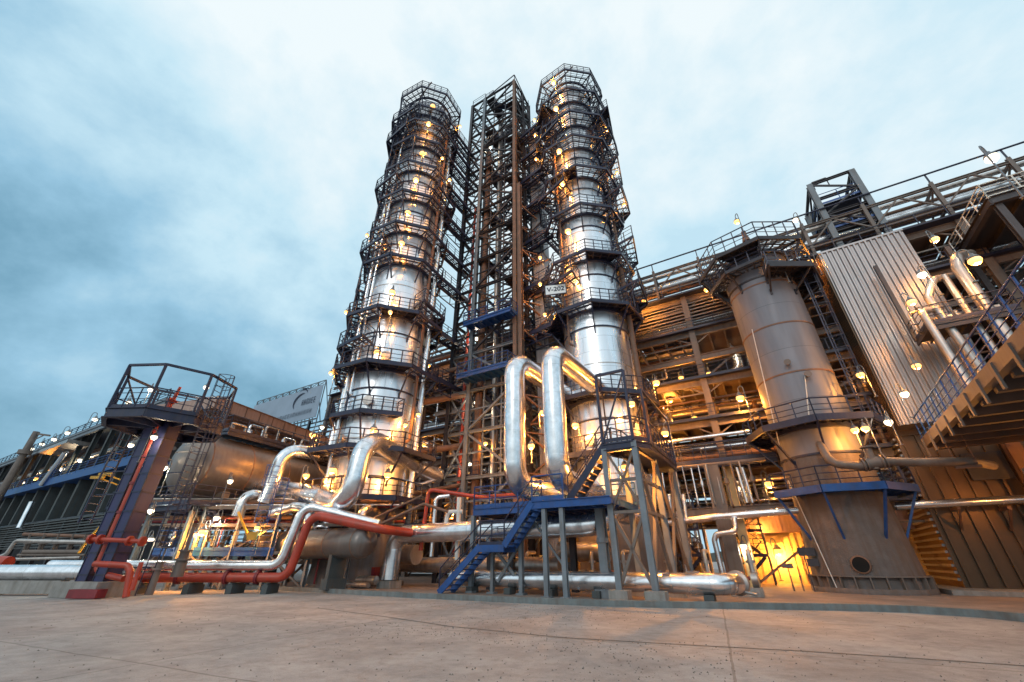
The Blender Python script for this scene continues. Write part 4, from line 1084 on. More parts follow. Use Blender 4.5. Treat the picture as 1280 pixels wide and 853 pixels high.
# braced stand (grey legs) beneath the octagonal column deck, right side
BS = thing('braced_stand', 'grey four legged braced steel stand under the upper landing', 'stand', uv(uB,vz,0))
sx0 = uB-.6; 
pa = PV(776,748,18.1); ua = pa.x*UX+pa.y*UY; pc = PV(815,750,18.1); uc_ = pc.x*UX+pc.y*UY
print('stand', ua, uc_)
uc_ = max(uc_, ua+1.4)
for (u, v, z1, w) in ((ua,18.1,6.0,.24),(uc_,18.1,6.2,.24),(ua,21.2,6.0,.24),(uc_+.1,21.2,6.0,.26),(uc_+.3,24.4,6,.26)):
    b = MB(); b.ibeam(uv(u,v,.45), uv(u,v,z1), w, w, .03); part('leg', b, M['grey'], BS)
    b = MB(); b.box(uv(u,v,.28), .75, .6, .4, math.atan2(UY,UX)); part('footing', b, M['conc'], BS)
b = MB()
def X(u0,v0,u1,v1,z0,z1,w=.12): 
    b.beam(uv(u0,v0,z0), uv(u1,v1,z1), w); b.beam(uv(u1,v1,z0), uv(u0,v0,z1), w)
X(ua,18.12,uc_,18.12,.5,3.3); X(ua,18.12,uc_,18.12,3.3,6.0,.1); X(uc_,18.1,uc_+.1,21.2,.5,5.9,.14); X(uc_+.1,21.2,uc_+.3,24.4,.5,5.9,.13)
for z in (3.3,4.6,5.9): b.beam(uv(ua,18.1,z), uv(uc_,18.1,z), .12); b.beam(uv(uc_,18.1,z), uv(uc_+.1,21.2,z), .12)
part('bracing', b, M['steel'], BS)
# tall column post
b = MB(); q = PV(768,748,19.2); uu = q.x*UX+q.y*UY; b.ibeam(uv(uu-.3,19.3,.4), uv(uu-.3,19.3,ZP-.3), .38, .38, .04); b.box(uv(uu-.3,19.3,.25), .9, .7, .4, math.atan2(UY,UX)); b.hoop(uv(uu-.3,19.3,0), .2, 2.3, .08, .2, 8)
single('support_column', b, M['grey'], 'stout blue-grey leg under the right end of the blue platform', 'column')

# octagonal lower deck round column B at the upper flight (wraps in front of the column)
OD = thing('stair_landing', 'dark octagonal landing with railings at the top of the blue stairs', 'platform', uv(uU1,vz+.5,ZU))
b = MB(); e0 = uU1; e1 = uU1+1.9; P4 = [uv(e0,vz+.3), uv(e1-.5,vz+.3), uv(e1,vz+1.2), uv(e1,vz+7.0), uv(e1-1.6,vz+7.0), uv(e1-1.6,vz+2.4), uv(e0,vz+1.7)]
b.prism([(p.x,p.y) for p in P4], ZU-.06, ZU)
for a, c2 in zip(P4, P4[1:]+P4[:1]): b.ibeam(V((a.x,a.y,ZU-.2)), V((c2.x,c2.y,ZU-.2)), .12, .28, .03)
dk = part('deck', b, M['navy'], OD); b = MB(); rail(b, [V((p.x,p.y,ZU)) for p in P4[:4]], r=.03, step=.7); rail(b, [V((p.x,p.y,ZU)) for p in P4[4:]], r=.03); part('railing', b, M['navy'], OD)
b = MB()
for p in (P4[0],P4[1]): b.beam(V((p.x,p.y,ZU)), V((p.x,p.y,ZU+3.4)), .12)
b.beam(V((P4[0].x,P4[0].y,ZU+3.4)), V((P4[1].x,P4[1].y,ZU+3.4)), .12); b.beam(V((P4[0].x,P4[0].y,ZU)), V((P4[1].x,P4[1].y,ZU+3.4)), .07)
for p in P4[2:4]: b.beam(V((p.x,p.y,ZU)), V((p.x,p.y,ZU+2.6)), .1)
b.beam(V((P4[2].x,P4[2].y,ZU+2.6)), V((P4[3].x,P4[3].y,ZU+2.6)), .1)
part('frame', b, M['navy'], OD)

# ================================================================== FRONT PIPES
# two big silver loops feeding column B
for k, (pt, pbm, vv, lab) in enumerate((((692,452),(692,585),18.3,'huge silver pipe loop before the right column, right one of two'),((643,462),(643,590),18.6,'huge silver pipe loop before the right column, left one of two'))):
    q = PV(pt[0],500,vv); uu = q.x*UX+q.y*UY
    zt_ = 11.9 if k == 0 else 12.1; zb2 = 4.95
    pts = [uv(uu+.3,26.2,zt_), uv(uu,vv,zt_), uv(uu,vv,zb2), uv(uu+.1,23.5,zb2), uv(uu+.1,23.5,3.0)]
    b = MB(); b.pipe(pts, .60, 1.05, 32, seam=1.35, band=1.012); single('loop_pipe', b, M['alu'], lab, 'pipe', 'pair of big silver pipe loops')
# horizontal silver pipe with elbow going down at the left
q0 = PV(494,668,19.5); ul = q0.x*UX+q0.y*UY; q1 = PV(742,655,19.5); ur = q1.x*UX+q1.y*UY
b = MB(); b.pipe([uv(ul,19.5,.55), uv(ul,19.5,2.9), uv(ur,19.5,2.95), uv(ur+.7,20.6,3.6), uv(ur+.8,23.5,3.6)], .5, .85, 28, seam=1.6, band=1.014)
single('transfer_pipe', b, M['alu'], 'thick level silver pipe behind the blue stairs, left elbow turned down', 'pipe')
b = MB(); b.box(uv(ul,19.5,.28), 1.1, .9, .38, math.atan2(UY,UX)); b.box(uv(ul+.1,19.5,.4), .5, .6, .5, math.atan2(UY,UX)); b.tube(uv(ul,19.5,.4), uv(ul,19.5,.62), .3, 14)
single('pipe_footing', b, M['conc'], 'grey concrete block under the turned down silver elbow', 'block')
# low silver pipe
qa = PV(560,735,19.0); qb = PV(910,735,19.0); ua_ = qa.x*UX+qa.y*UY; ub_ = qb.x*UX+qb.y*UY
LP = thing('low_pipe', 'low silver pipe lying near the ground behind the kerb with a closed right elbow', 'pipe', uv(ua_,19,.5))
b = MB(); b.pipe([uv(ua_,19.4,.72), uv(ub_-.1,19.0,.72), uv(ub_+.25,20.4,.72)], .36, .55, 26, seam=1.4, band=1.018); part('pipe_body', b, M['alu'], LP)
b = MB(); b.tube(uv(ub_+.22,20.3,.72), uv(ub_+.26,20.42,.72), .44, 20); b.tube(uv(ub_+.5,19.6,.45), uv(ub_+.9,19.4,.4), .05, 8); part('end_flange', b, M['alu_dull'], LP)
for i in range(6):
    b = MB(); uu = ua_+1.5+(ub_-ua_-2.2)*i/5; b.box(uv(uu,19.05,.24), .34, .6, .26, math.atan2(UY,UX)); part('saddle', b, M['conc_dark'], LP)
# copper-lit pipes behind
for i, (pxa, pya, pxb, pyb, vv, r_, lab) in enumerate([(505,712,700,700,22.3,.42,'wide dull pipe lying low behind the blue stairs'),(360,690,520,700,20.8,.55,'silver and bronze pipe lying low left of the turned down elbow'),(395,722,470,727,18.8,.22,'thin bronze lit pipe near the kerb left of the concrete block'),(380,727,460,733,18.3,.14,'thinnest bronze lit pipe by the kerb left of the concrete block'),(700,690,760,690,24,.5,'stub of a grey pipe under the blue platform')]):
    a = PV(pxa,pya,vv); e = PV(pxb,pyb,vv); e.z = a.z = (a.z+e.z)/2
    vp('low_pipe', [a, e], r_, lab, 'alu_dull', 20, 1.8)

# red pipe + silver companion with up-turned loop at left
dR = 24.2
def RD(px, py, d=dR): return PD(px,py,d)
redz = .72
pts = [V((-21.5,dR,redz)), V((RD(365,720).x,dR,redz)), V((RD(384,640).x,dR,RD(384,653).z)), PD(478,659,23.2), PD(505,661,24.0)]
pts = [V((-21.5,dR,redz)), V((-11.75,dR,redz)), V((-11.2,dR,3.75)), V((-6.9,23.4,2.95)), V((-5.9,25.6,2.9))]
print('red', [tuple(round(x,1) for x in (640+498*p.x/(p.y*CT+(p.z-EYE)*ST), 426.5-498*((p.z-EYE)*CT-p.y*ST)/(p.y*CT+(p.z-EYE)*ST))) for p in pts])
b = MB(); b.pipe(pts, .225, .6, 24); 
RP = thing('red_pipe', 'long red pipe lying low at the left, turning up and on', 'pipe', V((-16,dR,redz)))
part('pipe_body', b, M['red'], RP)
for x in (-19.9,-17.4,-14.9,-13.3):
    b = MB(); b.tube(V((x-.07,dR,redz)), V((x-.01,dR,redz)), .31, 24); b.tube(V((x+.01,dR,redz)), V((x+.07,dR,redz)), .31, 24)
    for k in range(10):
        a_ = 2*math.pi*k/10; q = V((x,dR+.27*math.cos(a_),redz+.27*math.sin(a_))); b.tube(q-V((.11,0,0)), q+V((.11,0,0)), .02, 6)
    part('flange', b, M['maroon'], RP)
off = V((-.35,.45,.12))
b = MB(); b.pipe([pts[0]+V((-3,.1,.55)), pts[1]+V((-.58,.1,.55)), pts[2]+V((-.58,.1,.5)), pts[3]+V((-.6,1.2,.35))], .25, .62, 24, seam=1.5, band=1.015)
single('steam_pipe', b, M['alu'], 'silver pipe following the red pipe up its loop on the left', 'pipe')
for i, x in enumerate((-19.2,-16.6,-14.4,-12.6)):
    b = MB(); b.box(V((x,dR+.2,.2)), .3, 1.2, .4); b.box(V((x,dR+.2,.43)), .14, 1.1, .08)
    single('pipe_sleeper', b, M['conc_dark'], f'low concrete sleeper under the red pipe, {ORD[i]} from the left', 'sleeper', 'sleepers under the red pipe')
# wide silver pipe far left
b = MB(); b.pipe([V((-45,23.6,.95)), V((-19.3,23.3,.98))], .34, None, 24, seam=2.4, band=1.015); 
single('steam_pipe', b, M['alu'], 'wide silver pipe lying low at the far left, running out of the frame', 'pipe')
for i, x in enumerate((-31.5,-26.3)):
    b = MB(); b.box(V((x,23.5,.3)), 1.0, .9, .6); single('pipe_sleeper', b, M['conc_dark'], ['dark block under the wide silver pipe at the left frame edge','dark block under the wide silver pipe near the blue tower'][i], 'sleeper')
b = MB(); b.box(V((-24.6,23.2,.35)), 4.4, .5, .55, .05); single('barrier_slab', b, M['conc'], 'pale concrete slab lying under the wide silver pipe at the left', 'slab')
b = MB(); b.box(V((-18.6,22.6,1.0)), .4, .4, .5)
# thin upper-left pipe and fence-like gear
for i, (P4_, r_, m_, lab) in enumerate([([PD(-10,700,30),PD(8,693,30),PD(20,676,30),PD(110,678,30)], .12,'alu_dull','thin pale pipe with a raised bend at the far left'),([PD(-10,700,33),PD(100,697,33)],.1,'alu_dull','thin pipe behind the wide silver one at the far left'),([PD(30,668,34),PD(115,671,34)],.12,'rust','rusty thin pipe at mid height at the far left'),([PD(-8,703,27),PD(10,704,27)],.35,'red','short red pipe end at the left frame edge'),([PD(30,690,33),PD(100,690,33)],.14,'steel','dull pipe under the rusty one at the far left')]):
    vp('left_pipe', P4_, r_, lab, m_, 12, 2)
VR = thing('valve_rack', 'rack of small valves on angled posts at the far left', 'rack', PD(60,700,33))
for px in (30,48,66,84,100):
    b = MB(); b.beam(PD(px-6,700,33), PD(px+8,668,33), .1); part('post', b, M['steel'], VR)
    b = MB(); q = PD(px,692,33.2); b.tube(q, q+V((0,0,.6)), .14, 10); b.tube(q+V((0,0,.6)), q+V((0,0,.65)), .3, 12); part('valve', b, M['steel'], VR)
b = MB(); b.tube(PD(22,694,33), PD(106,694,33), .08, 8); part('header', b, M['steel'], VR)
b = MB()
for a, e in (((98,692),(112,672)),((112,672),(127,657)),((118,676),(112,692))): b.tube(PD(*a,24), PD(*e,24), .06, 8)
single('hand_rail', b, M['yellow'], 'bent yellow rail beside the blue tower foot', 'rail')

# ================================================================== LEFT BLUE TOWER
cx, cy = -19.9, 22.3
BT = thing('nozzle_tower', 'dark blue panelled tower with an octagonal lookout platform at the left', 'tower', (cx,cy,0))
ot = V((cx,cy,0)); t_up = V((0,0,1)); aw = V((.97,-.24,0)).normalized(); an = V((aw.y,-aw.x,0))
ang = math.atan2(aw.y,aw.x)
for s_ in (-1,1):
    b = MB(); b.box(ot+aw*(.55*s_)+V((0,0,4.3)), .62, .7, 8.0, ang)
    part('leg', b, M['purple'], BT)
    b = MB()
    for z in range(9): b.box(ot+aw*(.55*s_)+V((0,0,.9+z*.93)), .68, .76, .07, ang)
    for e in (-1,1): b.box(ot+aw*(.55*s_+.31*e)+an*.34+V((0,0,4.3)), .05, .08, 8.0, ang)
    part('stiffener', b, M['navy'], BT)
b = MB(); b.pipe([ot+V((1.9,-.8,.75)), ot+an*.27+V((.3,0,.95)), ot+an*.27+V((0,0,1.2)), ot+an*.27+V((0,0,8.2))], .13, .3, 14); rp = part('riser_pipe', b, M['red'], BT)
b = MB()
for z in (2.2,3.6,5,6.4,7.8): b.tube(ot+an*.27+V((0,0,z)), ot+an*.27+V((0,0,z+.12)), .18, 14)
part('flange', b, M['maroon'], rp)
b = MB(); b.box(ot+V((.1,0,.32)), 2.7, 1.9, .62, ang); part('footing', b, M['conc'], BT)
b = MB(); b.box(V((cx+.9,cy-1.25,.2)), 1.35, .5, .34, -.05); single('red_block', b, M['maroon'], 'red painted block lying in front of the blue tower footing', 'block')
aT = math.atan2(-cy,-cx)
ct = (cx+.1, cy)
b = MB(); O_ = octa(ct, 2.75, aT+math.pi/8)
b.prism([(p.x,p.y) for p in O_], 8.35, 8.45)
for i in range(8): b.ibeam(O_[i]+V((0,0,8.2)), O_[(i+1)%8]+V((0,0,8.2)), .2, .5, .04); b.beam(V((ct[0],ct[1],8.2)), O_[i]+V((0,0,8.2)), .12, .3)
dk = part('platform', b, M['navy'], BT)
b = MB(); rail(b, [p+V((0,0,8.45)) for p in O_], closed=True, r=.03, step=.8); part('railing', b, M['navy'], dk)
b = MB()
for i in range(8):
    p = O_[i]; b.beam(p+V((0,0,8.45)), p+V((0,0,10.9)), .12); b.beam(p+V((0,0,10.9)), O_[(i+1)%8]+V((0,0,10.9)), .12)
    if i in (2,4): b.beam(p+V((0,0,8.5)), O_[(i+1)%8]+V((0,0,10.8)), .07)
part('upper_frame', b, M['navy'], BT)
b = MB(); q = V((ct[0]+.2,ct[1]-.6,8.45)); b.tube(q, q+V((0,0,1.0)), .16, 12); b.tube(q+V((0,0,.45)), q+V((0,0,.55)), .28, 12); b.tube(q+V((0,0,1.0)), q+V((.12,0,1.2)), .22, 12); b.tube(q+V((.12,0,1.15)), q+V((.3,-.1,1.9)), .1, 12, .07); b.tube(q+V((.1,.3,1.1)), q+V((.1,-.3,1.1)), .07, 8)
part('water_cannon', b, M['red'], BT)
b = MB(); dl = V((math.cos(-.9),math.sin(-.9),0)); lp0 = V((cx+2.7,cy-.5,.1)); ladder(b, lp0, lp0+V((0,0,11.0)), V((1,0,0)), w=.28)
for z in range(1,8): b.beam(lp0+V((0,0,z*1.1)), lp0+V((-1.2,.3,z*1.1)), .06)
part('caged_ladder', b, M['navy'], BT)
b = MB()
for s_ in (0,.55):
    b.beam(V((cx-2.55+s_*.2,cy+.3+s_,8.6)), V((cx-2.55+s_*.2,cy+.3+s_,3.2)), .08)
for z in range(14): b.beam(V((cx-2.55,cy+.3,3.4+z*.38)), V((cx-2.44,cy+.85,3.4+z*.38)), .04)
for z in range(5): b.beam(V((cx-2.5,cy+.5,3.4+z*1.2)), V((cx-.8,cy+.2,3.4+z*1.2)), .06)
part('side_ladder', b, M['navy'], BT)
# red gear at the foot
RG = thing('hydrant_pipework', 'small red pipes and flanges branching at the foot of the blue tower', 'pipes', V((-19,21.5,0)))
b = MB(); b.pipe([PD(118,705,21.2), PD(160,707,21.2), PD(163,715,21.2), V((PD(160,740,21.2).x,21.2,.05))], .13, .3, 14); b.pipe([PD(177,703,21.0), PD(166,735,21.0)-V((0,0,.1))], .09, None, 12); part('pipe_body', b, M['red'], RG)
b = MB(); a = PD(114,674,21.4); e = PD(178,677,21.4); b.pipe([a,e], .1, None, 12)
for t in (0,.18,.75,1): q = a.lerp(e,t); b.tube(q-V((.05,0,0)), q+V((.05,0,0)), .22, 14)
part('cross_pipe', b, M['red'], RG)
b = MB(); q = PD(198,712,21.8); q.z = .1
b.tube(q, q+V((0,0,1.0)), .15, 14, .13); b.tube(q+V((0,0,1.0)), q+V((0,0,1.08)), .24, 14); b.tube(q+V((0,0,1.08)), q+V((0,0,1.3)), .13, 12); b.tube(q+V((0,0,1.3)), q+V((0,0,1.36)), .2, 14); b.tube(q+V((0,0,1.4)), q+V((0,0,1.95)), .035, 8); b.tube(q+V((0,0,1.93)), q+V((0,0,1.97)), .22, 16)
single('gate_valve', b, M['steel'], 'grey gate valve on a stem standing on the pipes beside the ladder foot', 'valve')
b = MB(); q = PD(228,700,22.6); q.z = .8
b.tube(q, q+V((0,0,.7)), .27, 16, .24); b.tube(q+V((0,0,.7)), q+V((0,0,.78)), .36, 16); b.tube(q+V((0,0,.78)), q+V((0,0,1.1)), .2, 14); b.tube(q+V((0,0,1.1)), q+V((0,0,1.16)), .3, 16); b.tube(q+V((0,0,1.1)), q+V((0,0,2.2)), .09, 12)
single('gate_valve', b, M['steel'], 'larger grey gate valve with a round cap behind the red pipe', 'valve')

# ================================================================== LEFT DRUM + SHED ROOF
dp = PD(238,580,27.5); dax = V((math.sin(math.radians(24)), math.cos(math.radians(24)), 0)); dsd = V((dax.y,-dax.x,0)); zD = dp.z; rD = 2.05; L = 14.0
dang = math.atan2(dsd.y, dsd.x)
def dpt(s_, t, z): return V((dp.x+dsd.x*s_+dax.x*t, dp.y+dsd.y*s_+dax.y*t, z))
DR = thing('horizontal_drum', 'large horizontal brown clad drum behind the blue tower', 'drum', dpt(0,0,0))
b = MB()
b.lathe(dp, [(0,-.8),(rD*.45,-.7),(rD*.8,-.42),(rD*.96,-.12),(rD,.1),(rD,L-.1),(rD*.9,L+.2),(0,L+.7)], 56, axis=dax); part('shell', b, M['drum'], DR)
b = MB()
for t in (.1,3,6,9,L-.3): b.tube(dpt(0,t,zD), dpt(0,t+.07,zD), rD*1.01, 56)
part('band', b, M['rust'], DR)
for t in (2,7,12):
    b = MB(); b.box(dpt(0,t,zD-rD-.1), 3.2, .5, 1.1, dang); part('saddle', b, M['steel'], DR)
zR = zD-rD-.7
DRK = thing('drum_rack', 'open steel rack with blue beams carrying the horizontal drum', 'rack', dpt(0,0,0))
for s_ in (-2.2,2.2):
    for t in (0,4,8,12):
        b = MB(); b.ibeam(dpt(s_,t,0), dpt(s_,t,zR), .3, .3, .04); part('column', b, M['grey'], DRK)
b = MB()
for s_ in (-2.2,2.2): b.ibeam(dpt(s_,-.6,zR-.1), dpt(s_,14,zR-.1), .25, .34)
for t in range(0,15,2): b.ibeam(dpt(-2.2,t,zR-.12), dpt(2.2,t,zR-.12), .22, .3)
b.ibeam(dpt(-6,-.6,zR-.1), dpt(2.8,-.6,zR-.1), .2, .3)
part('beam', b, M['navy'], DRK)
b = MB()
for t in (0,4,8): b.beam(dpt(2.2,t,.2), dpt(2.2,t+4,zR-.3), .1); b.beam(dpt(2.2,t+4,.2), dpt(2.2,t,zR-.3), .1)
part('bracing', b, M['steel'], DRK)
b = MB(); rail(b, [dpt(-6,-.9,zR+.06), dpt(2.9,-.9,zR+.06), dpt(2.9,14,zR+.06)], r=.028); b.beam(dpt(2.55,-.9,zR+.03), dpt(2.55,14,zR+.03), .7, .05); part('railing', b, M['navy'], DRK)
TP = thing('drum_top_platform', 'dark walkway with small silver pipes on top of the horizontal drum', 'platform', dpt(0,1,zD+rD))
z0_ = zD+rD+.3
b = MB(); b.beam(dpt(.4,.8,z0_), dpt(.4,13.5,z0_), 2.2, .06); b.ibeam(dpt(1.5,.8,z0_-.18), dpt(1.5,13.5,z0_-.18), .14, .3)
for i in range(14): b.beam(dpt(-.7,.9+i*.93,z0_-.15), dpt(1.5,.9+i*.93,z0_-.15), .07, .18)
part('deck', b, M['navy'], TP); b = MB(); rail(b, [dpt(1.5,.8,z0_), dpt(1.5,13.5,z0_)], r=.03); rail(b, [dpt(-.7,.8,z0_), dpt(1.5,.8,z0_)], r=.03); part('railing', b, M['navy'], TP)
for i, t in enumerate((1.2,2.6,3.9,5.6,7.3,9,11)):
    b = MB(); h_ = .7+.25*(i%3); b.pipe([dpt(.9,t,z0_), dpt(.9,t,z0_+h_), dpt(.9,t+1.1,z0_+h_), dpt(.9,t+1.1,z0_)], .09, .18, 10); b.tube(dpt(.4,t+.4,z0_), dpt(.4,t+.4,z0_+.7), .18, 12); b.tube(dpt(.4,t+.4,z0_+.3), dpt(.4,t+.4,z0_+.38), .28, 12)
    part('branch_pipe', b, M['alu' if i % 2 else 'alu_dull'], TP)
# hood / roof
ha = PD(272,496,31); hax = V((.29,.957,0)).normalized(); hsd = V((hax.y,-hax.x,0))
def hpt(s_, t, z): return V((ha.x+hsd.x*s_+hax.x*t, ha.y+hsd.y*s_+hax.y*t, z))
zh = ha.z
SR = thing('shed_roof', 'long beige roof edge with slanted bracing above the drum', 'roof', hpt(0,0,zh-1))
def hbox(b, s0, s1, t0, t1, z0, z1): b.hexa([hpt(s0,t0,z0),hpt(s1,t0,z0),hpt(s1,t1,z0),hpt(s0,t1,z0),hpt(s0,t0,z1),hpt(s1,t0,z1),hpt(s1,t1,z1),hpt(s0,t1,z1)])
b = MB(); hbox(b,-.12,0,0,18,zh-.95,zh); hbox(b,-7,-.12,0,.12,zh-.95,zh); part('fascia', b, M['beige'], SR)
b = MB(); hbox(b,-7,-.13,.13,18,zh-.75,zh-.6); hbox(b,-2.2,-2.0,.2,18,zh-4.2,zh-.76); part('soffit', b, M['beige'], SR)
b = MB()
for i in range(13): hbox(b,0,.04,i*1.45,i*1.45+.07,zh-.97,zh+.02)
hbox(b,-.14,.06,0,18,zh+.0,zh+.09); part('seam', b, M['rust'], SR)
b = MB()
for t in (.6,4.6,9,13.4,17.5): b.ibeam(hpt(-1.0,t,0), hpt(-1.0,t,zh-.95), .26, .26)
part('post', b, M['steel'], SR)
b = MB()
for t in (4.6,9,13.4): b.beam(hpt(-.7,t,zh-.95), hpt(-.7,t-2.1,zh-3.6), .12); b.beam(hpt(-.7,t,zh-.95), hpt(-.7,t+2.1,zh-3.6), .12)
b.beam(hpt(-.7,.6,zh-3.65), hpt(-.7,17.5,zh-3.65), .16); part('bracing', b, M['steel'], SR)

# ================================================================== PIPE CLUSTER left of centre
cl = [
 ([PD(330,628,27),PD(338,612,27),PD(355,562,27),PD(398,568,28.5)], .42, 'arching silver pipe in front of the drum, the tallest at the left'),
 ([PD(548,596,31.5),PD(520,583,30),PD(458,543,24.6),PD(436,635,24.3),PD(405,622,26.5),PD(330,609,30.2),PD(300,612,31.2)], .62, 'thickest silver pipe dropping before the left column and sweeping left'),
 ([PD(322,640,28),PD(350,629,28),PD(406,628,27),PD(411,660,27)], .36, 'silver pipe hooking down behind the red pipe'),
 ([PD(340,642,27),PD(368,634,26.6),PD(386,636,26.3),PD(386,662,26.3)], .30, 'small silver hook pipe next to the red bend'),
 ([PD(296,645,27),PD(306,620,27),PD(324,618,27.5),PD(330,640,29)], .32, 'short silver arch at the left end of the pipe group'),
 ([PD(446,662,26),PD(452,640,26),PD(462,636,27)], .28, 'stubby silver elbow between the red pipe and the column'),
 ([PD(480,640,29),PD(445,636,29),PD(405,640,29)], .25, 'level silver pipe behind the stubby elbow'),
]
for pts_, r_, lab in cl: vp('silver_pipe', pts_, r_, lab, 'alu', 24, 1.1, bend=r_*2.4)
# white pipe at column A left
vp('riser_pipe', [PD(408,570,28),PD(412,562,28),PD(432,490,28.5),PD(436,470,29)], .24, 'slim white pipe climbing the left flank of the left column', 'alu', 18, 2)
vp('riser_pipe', [PD(500,640,30),PD(496,600,30),PD(525,606,30),PD(545,600,31)], .13, 'thin silver pipe bending right below the left column walkway', 'alu', 12, 1.5)
# red frame pipe in front of tower
RF = thing('red_standpipe', 'red upright pipe with a level arm left of the blue platform', 'pipe', PD(535,650,26.5))
b = MB(); b.pipe([PD(528,665,26.5)-V((0,0,1)), PD(536,612,26.5), PD(600,622,26.0), PD(660,618,23)], .12, .3, 16); part('pipe_body', b, M['red'], RF)
b = MB(); b.pipe([PD(541,672,26.2)-V((0,0,1)), PD(545,622,26.2), PD(562,620,26.2)], .13, .3, 14); part('side_pipe', b, M['alu'], RF)
vp('thin_pipe', [PD(556,662,25), PD(560,640,25), PD(578,640,25)], .12, 'thin pale pipe hooked at the left end of the blue platform', 'white', 12, None)
vp('thin_pipe', [PD(571,700,25), PD(574,622,25)], .13, 'upright thin pale pipe beside the blue platform end', 'white', 12, None)
vp('slanting_rail', [PD(455,665,24.6), PD(530,630,24.6), PD(560,640,24.6)], .08, 'slanting orange lit rail left of the blue stairs', 'rust', 8, None)
vp('slanting_rail', [PD(450,656,24.6), PD(527,620,24.6)], .05, 'upper slanting orange lit rail left of the blue stairs', 'rust', 8, None)
# tie of A to tower: brown pipes
for i, (y0,y1,r_) in enumerate(((475,455,.2),(500,492,.28),(560,556,.25),(612,604,.16))):
    vp('cross_pipe', [PD(500,y0+8,31), PD(590,y1,33)], r_, f'brown pipe crossing from the left column to the tower, {ORD[i]} from the top', 'rust', 12, 2)
# lower big horizontal vessel
LVs = thing('receiver_drum', 'large horizontal vessel behind the red pipe, left of the turned down elbow', 'drum', uv(-27,16.4,0))
q0_ = PV(326,678,16.5); q1_ = PV(458,690,16.5); ex_ = uv(1,0,0); ua0 = q0_.x*UX+q0_.y*UY; ua1 = q1_.x*UX+q1_.y*UY; Lr = ua1-ua0
a = uv(ua0,16.5,2.35)
b = MB(); b.lathe(a, [(0,-.28),(.4,-.22),(.68,-.05),(.76,.15),(.76,Lr-.3),(.64,Lr),(0,Lr+.2)], 40, axis=ex_)
part('shell', b, M['drum'], LVs)
b = MB()
for k in range(5): t = .35+(Lr-.9)*k/4; b.tube(a+ex_*t, a+ex_*(t+.07), .775, 40)
part('band', b, M['rust'], LVs)
for t in (1.6,Lr-2.2): b = MB(); b.box(a+ex_*t-V((0,0,1.15)), .25, 1.0, 1.2, math.atan2(UY,UX)); b.box(a+ex_*t-V((0,0,1.95)), .5, 1.2, .5, math.atan2(UY,UX)); part('saddle', b, M['conc_dark'], LVs)

# low steel pipe rack from tower to the red riser
LR = thing('low_pipe_rack', 'low steel pipe rack with blue walkways and many small pipes left of centre', 'rack', PD(220,735,27))
def rackpt(t, z, off=0):   # t 0..1 from left to right
    a = V((-21.5,27.0,0)); e = V((-9.6,26.6,0)); p = a.lerp(e, t); return V((p.x, p.y+off, z))
for i in range(6):
    t = i/5
    for off_ in (0,2.6):
        b = MB(); b.ibeam(rackpt(t,.05,off_), rackpt(t,4.5,off_), .2, .2, .025); part('post', b, M['grey'], LR)
b = MB()
for z in (1.9,3.4,4.4):
    for off_ in (0,2.6): b.beam(rackpt(0,z,off_), rackpt(1,z,off_), .1, .18)
    for i in range(11): b.beam(rackpt(i/10,z,0), rackpt(i/10,z,2.6), .07, .12)
for i in range(5):
    if i % 2: b.beam(rackpt(i/5,.1,-.03), rackpt((i+1)/5,1.8,-.03), .1); b.beam(rackpt(i/5,1.8,-.03), rackpt((i+1)/5,.1,-.03), .1)
    else: b.beam(rackpt(i/5,2,-.03), rackpt((i+1)/5,3.4,-.03), .08)
part('beam', b, M['steel'], LR)
b = MB(); b.beam(rackpt(0,1.98,.4), rackpt(.62,1.98,.4), .9, .05); b.beam(rackpt(0,1.85,-.05), rackpt(.62,1.85,-.05), .05, .26); rail(b, [rackpt(0,2.0,-.1), rackpt(.62,2.0,-.1)], r=.025); w_ = part('walkway', b, M['blue'], LR)
for i in range(9):
    b = MB(); z = 4.55+.22*(i%3) if i < 5 else 3.55+.2*(i%3); b.pipe([rackpt(0,z,.2+i*.27)+V((-4,0,0)), rackpt(1,z,.2+i*.27)+V((2.5,0,0))], rnd.choice([.06,.09,.13]), None, 10, seam=2)
    part('pipe_run', b, M[['alu','rust','alu_dull','maroon'][i%4]], LR)
for i in range(26):
    b = MB(); t = rnd.uniform(.02,.98); o_ = rnd.uniform(-.2,2.4); z0 = rnd.choice([.1,2.0]); z1 = z0+rnd.uniform(1.0,2.4)
    p = rackpt(t,z0,o_); r_ = rnd.choice([.04,.06,.09])
    b.pipe([p, V((p.x,p.y,z1)), V((p.x+rnd.choice([-.8,.7]),p.y,z1)), V((p.x+.2,p.y+.5,z1-.5))], r_, r_*2, 8)
    if i % 3 == 0: b.tube(p+V((0,0,.7)), p+V((0,0,.95)), r_*2.6, 10); b.tube(p+V((0,0,1.2)), p+V((0,-.02,1.22)), .2, 12)
    part('branch_pipe', b, M[rnd.choice(['alu_dull','rust','maroon','navy','alu'])], LR)
b = MB(); q = PD(310,670,26.2); b.box(q+V((.25,0,0)), .5, .12, .42, .2); b.beam(q, q+V((-1.0,0,1.3)), .12, .1); single('yellow_marker', b, M['yellow'], 'yellow plate and bar glowing in lamp light on the low pipe rack', 'plate')
# blue ladder cage by silver arches
b = MB(); p = PD(330,635,25.8); p.z -= .8; ladder(b, p, p+V((0,0,3.2)), V((0,-1,0)), w=.35); p = PD(345,638,25.8); p.z -= .8; ladder(b, p, p+V((0,0,2.6)), V((0,-1,0)), w=.3)
single('small_ladder', b, M['blue'], 'bright blue caged ladder among the silver pipe bends', 'ladder')

